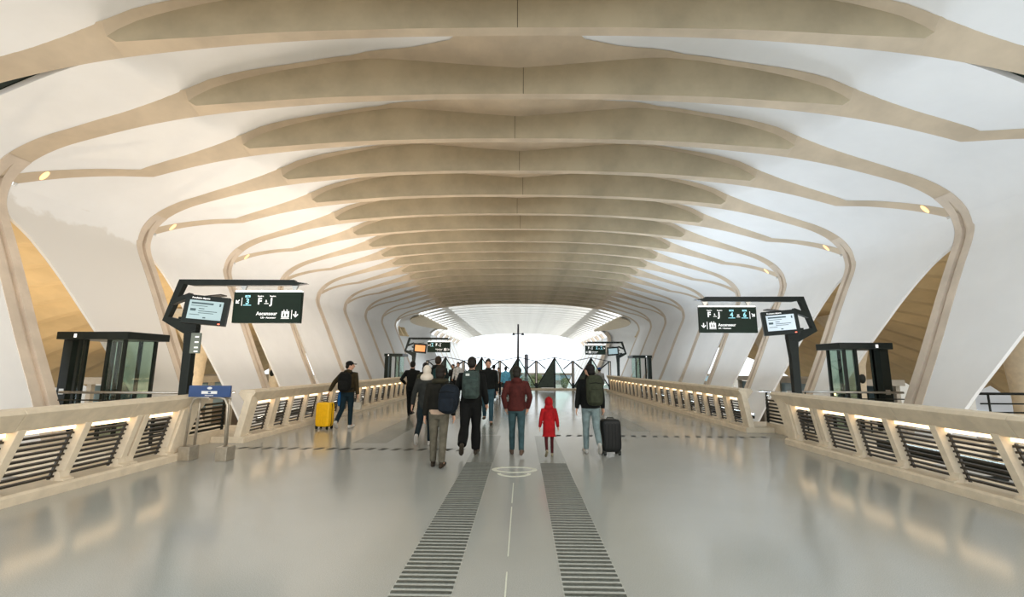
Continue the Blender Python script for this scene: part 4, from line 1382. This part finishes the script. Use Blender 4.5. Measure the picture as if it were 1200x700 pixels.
figure((-0.78, 24.2), 0.0, 1.64, 'distant person in bright sky-blue top near the fence', legs=((10, 6), (-12, 18)), hair=(26, 22, 20), skin=SKIN_D, top=(112, 190, 222), pants=(58, 84, 92), shoes=(40, 40, 40), detail=False)
figure((3.98, 22.6), 0.0, 1.62, 'distant person in blue cap behind the person with the green backpack', legs=((8, 4), (-8, 12)), hair=(60, 46, 36), cap=(46, 86, 150), top=(150, 148, 142), pants=(40, 46, 56), shoes=(40, 40, 40), detail=False)

# centre and right
figure((0.0, 8.78), 0.0, 1.64, 'person in maroon hooded jacket and teal jeans, hands in pockets', legs=((8, 6), (-12, 14)), arms=((-12, 18, 34, 22), (-12, 18, 34, 22)), hair=(44, 40, 30), hair_style='full', top=(88, 38, 32), pants=(66, 92, 94), shoes=(112, 92, 76), hood=True, bulk=1.02, hem=0.86, leg_r=0.98)
figure((0.61, 8.64), 0.0, 1.04, 'child in red hooded coat and dark red leggings', legs=((-14, 34), (6, 4)), arms=((-4, 14, 10), (4, 14, 10)), top=(160, 22, 26), pants=(80, 26, 28), shoes=(150, 140, 112), hoodup=True, hem=0.60, bulk=1.08, flare=1.4, leg_r=0.80, child=True)
p = figure((1.44, 8.92), 0.0, 1.69, 'person with dark hair in black jacket and light jeans beside the black suitcase', legs=((6, 4), (-14, 36)), arms=((-2, 12, 8), (4, 10, 10)), head=-38, hair=(28, 24, 20), hair_style='full', top=(24, 26, 22), pants=(124, 140, 138), shoes=(190, 186, 176), bulk=1.06, hem=0.88, face=True)
backpack(p, 'tall dark green hiking backpack on the person beside the black suitcase', (64, 68, 50), 0.33, 0.60, 0.24, 0.05, 0.94, e=0.5)
suitcase((1.80, 8.87), math.radians(8), 0.37, 0.26, 0.66, (15, 17, 15), 'black hard-shell suitcase on wheels')

# ------------------------------------------------------------------ floodlights added on the platforms to brighten the side vaults
def flood(x, y, watt, colr, label):
    root = empty('fill_floodlight', (x, y, -6.8))
    tag(root, label, 'lamp', 'added fill floodlights on the platforms')
    MB().tube([(0, 0, 0), (0, 0, 1.6)], 0.06, 10).build('pole', M_BLACK, root, smooth=True)
    MB().box(-0.25, 0.25, -0.25, 0.25, 1.6, 1.72).build('head', M_BLACK, root)
    ld = bpy.data.lights.new('floodlight', 'AREA')
    ld.size = 0.45
    ld.energy = watt
    ld.color = colr
    lo = bpy.data.objects.new('floodlight', ld)
    lo.location = (0, 0, 1.75)
    lo.rotation_euler = (PI, 0, 0)
    link(lo, root)
for n_, y_ in enumerate((8.5, 11.5, 14.5, 17.5, 20.5, 24.0, 28.0)):
    flood(-17.0, y_, FLOOD_L, (1.0, 0.80, 0.54), ORD[n_] + ' added fill floodlight under the left side vault, counted from the viewer')
for n_, y_ in enumerate((10.0, 17.0, 24.5)):
    flood(16.0, y_, FLOOD_R, (1.0, 0.86, 0.6), ORD[n_] + ' added fill floodlight under the right side vault, counted from the viewer')

def shelter(x, y, L, label):
    root = empty('platform_shelter', (x, y, -6.8))
    tag(root, label, 'shelter', 'shelters on the platforms')
    m1 = mat('shelter_brown', (0.16, 0.12, 0.08), 0.7, var=0.15, scale=1.0)
    m2 = mat('shelter_pale', (0.45, 0.41, 0.34), 0.7, var=0.1, scale=1.0)
    MB().box(-2.4, 2.4, -L/2, L/2, 7.3, 7.7).build('roof', m2, root)
    MB().box(-1.9, 1.9, -L/2+0.3, L/2-0.3, 0, 5.6).build('core', m1, root)
    n = int(L/2.2)
    for k in range(n+1):
        for sx in (-2.1, 2.1):
            MB().box(sx-0.14, sx+0.14, -0.14, 0.14, 0, 7.3).build('pillar', m2, root, (0, -L/2+0.4+(L-0.8)*k/n, 0))
    MB().box(-1.95, -1.9, -L/2+0.5, L/2-0.5, 5.6, 7.2).build('glazing', M_WIN, root)
    MB().box(1.9, 1.95, -L/2+0.5, L/2-0.5, 5.6, 7.2).build('glazing', M_WIN, root)
shelter(-23.5, 33.0, 14.0, 'brown platform shelter with pillars beyond the left wall openings')
shelter(23.5, 38.0, 14.0, 'brown platform shelter with pillars beyond the right wall openings')
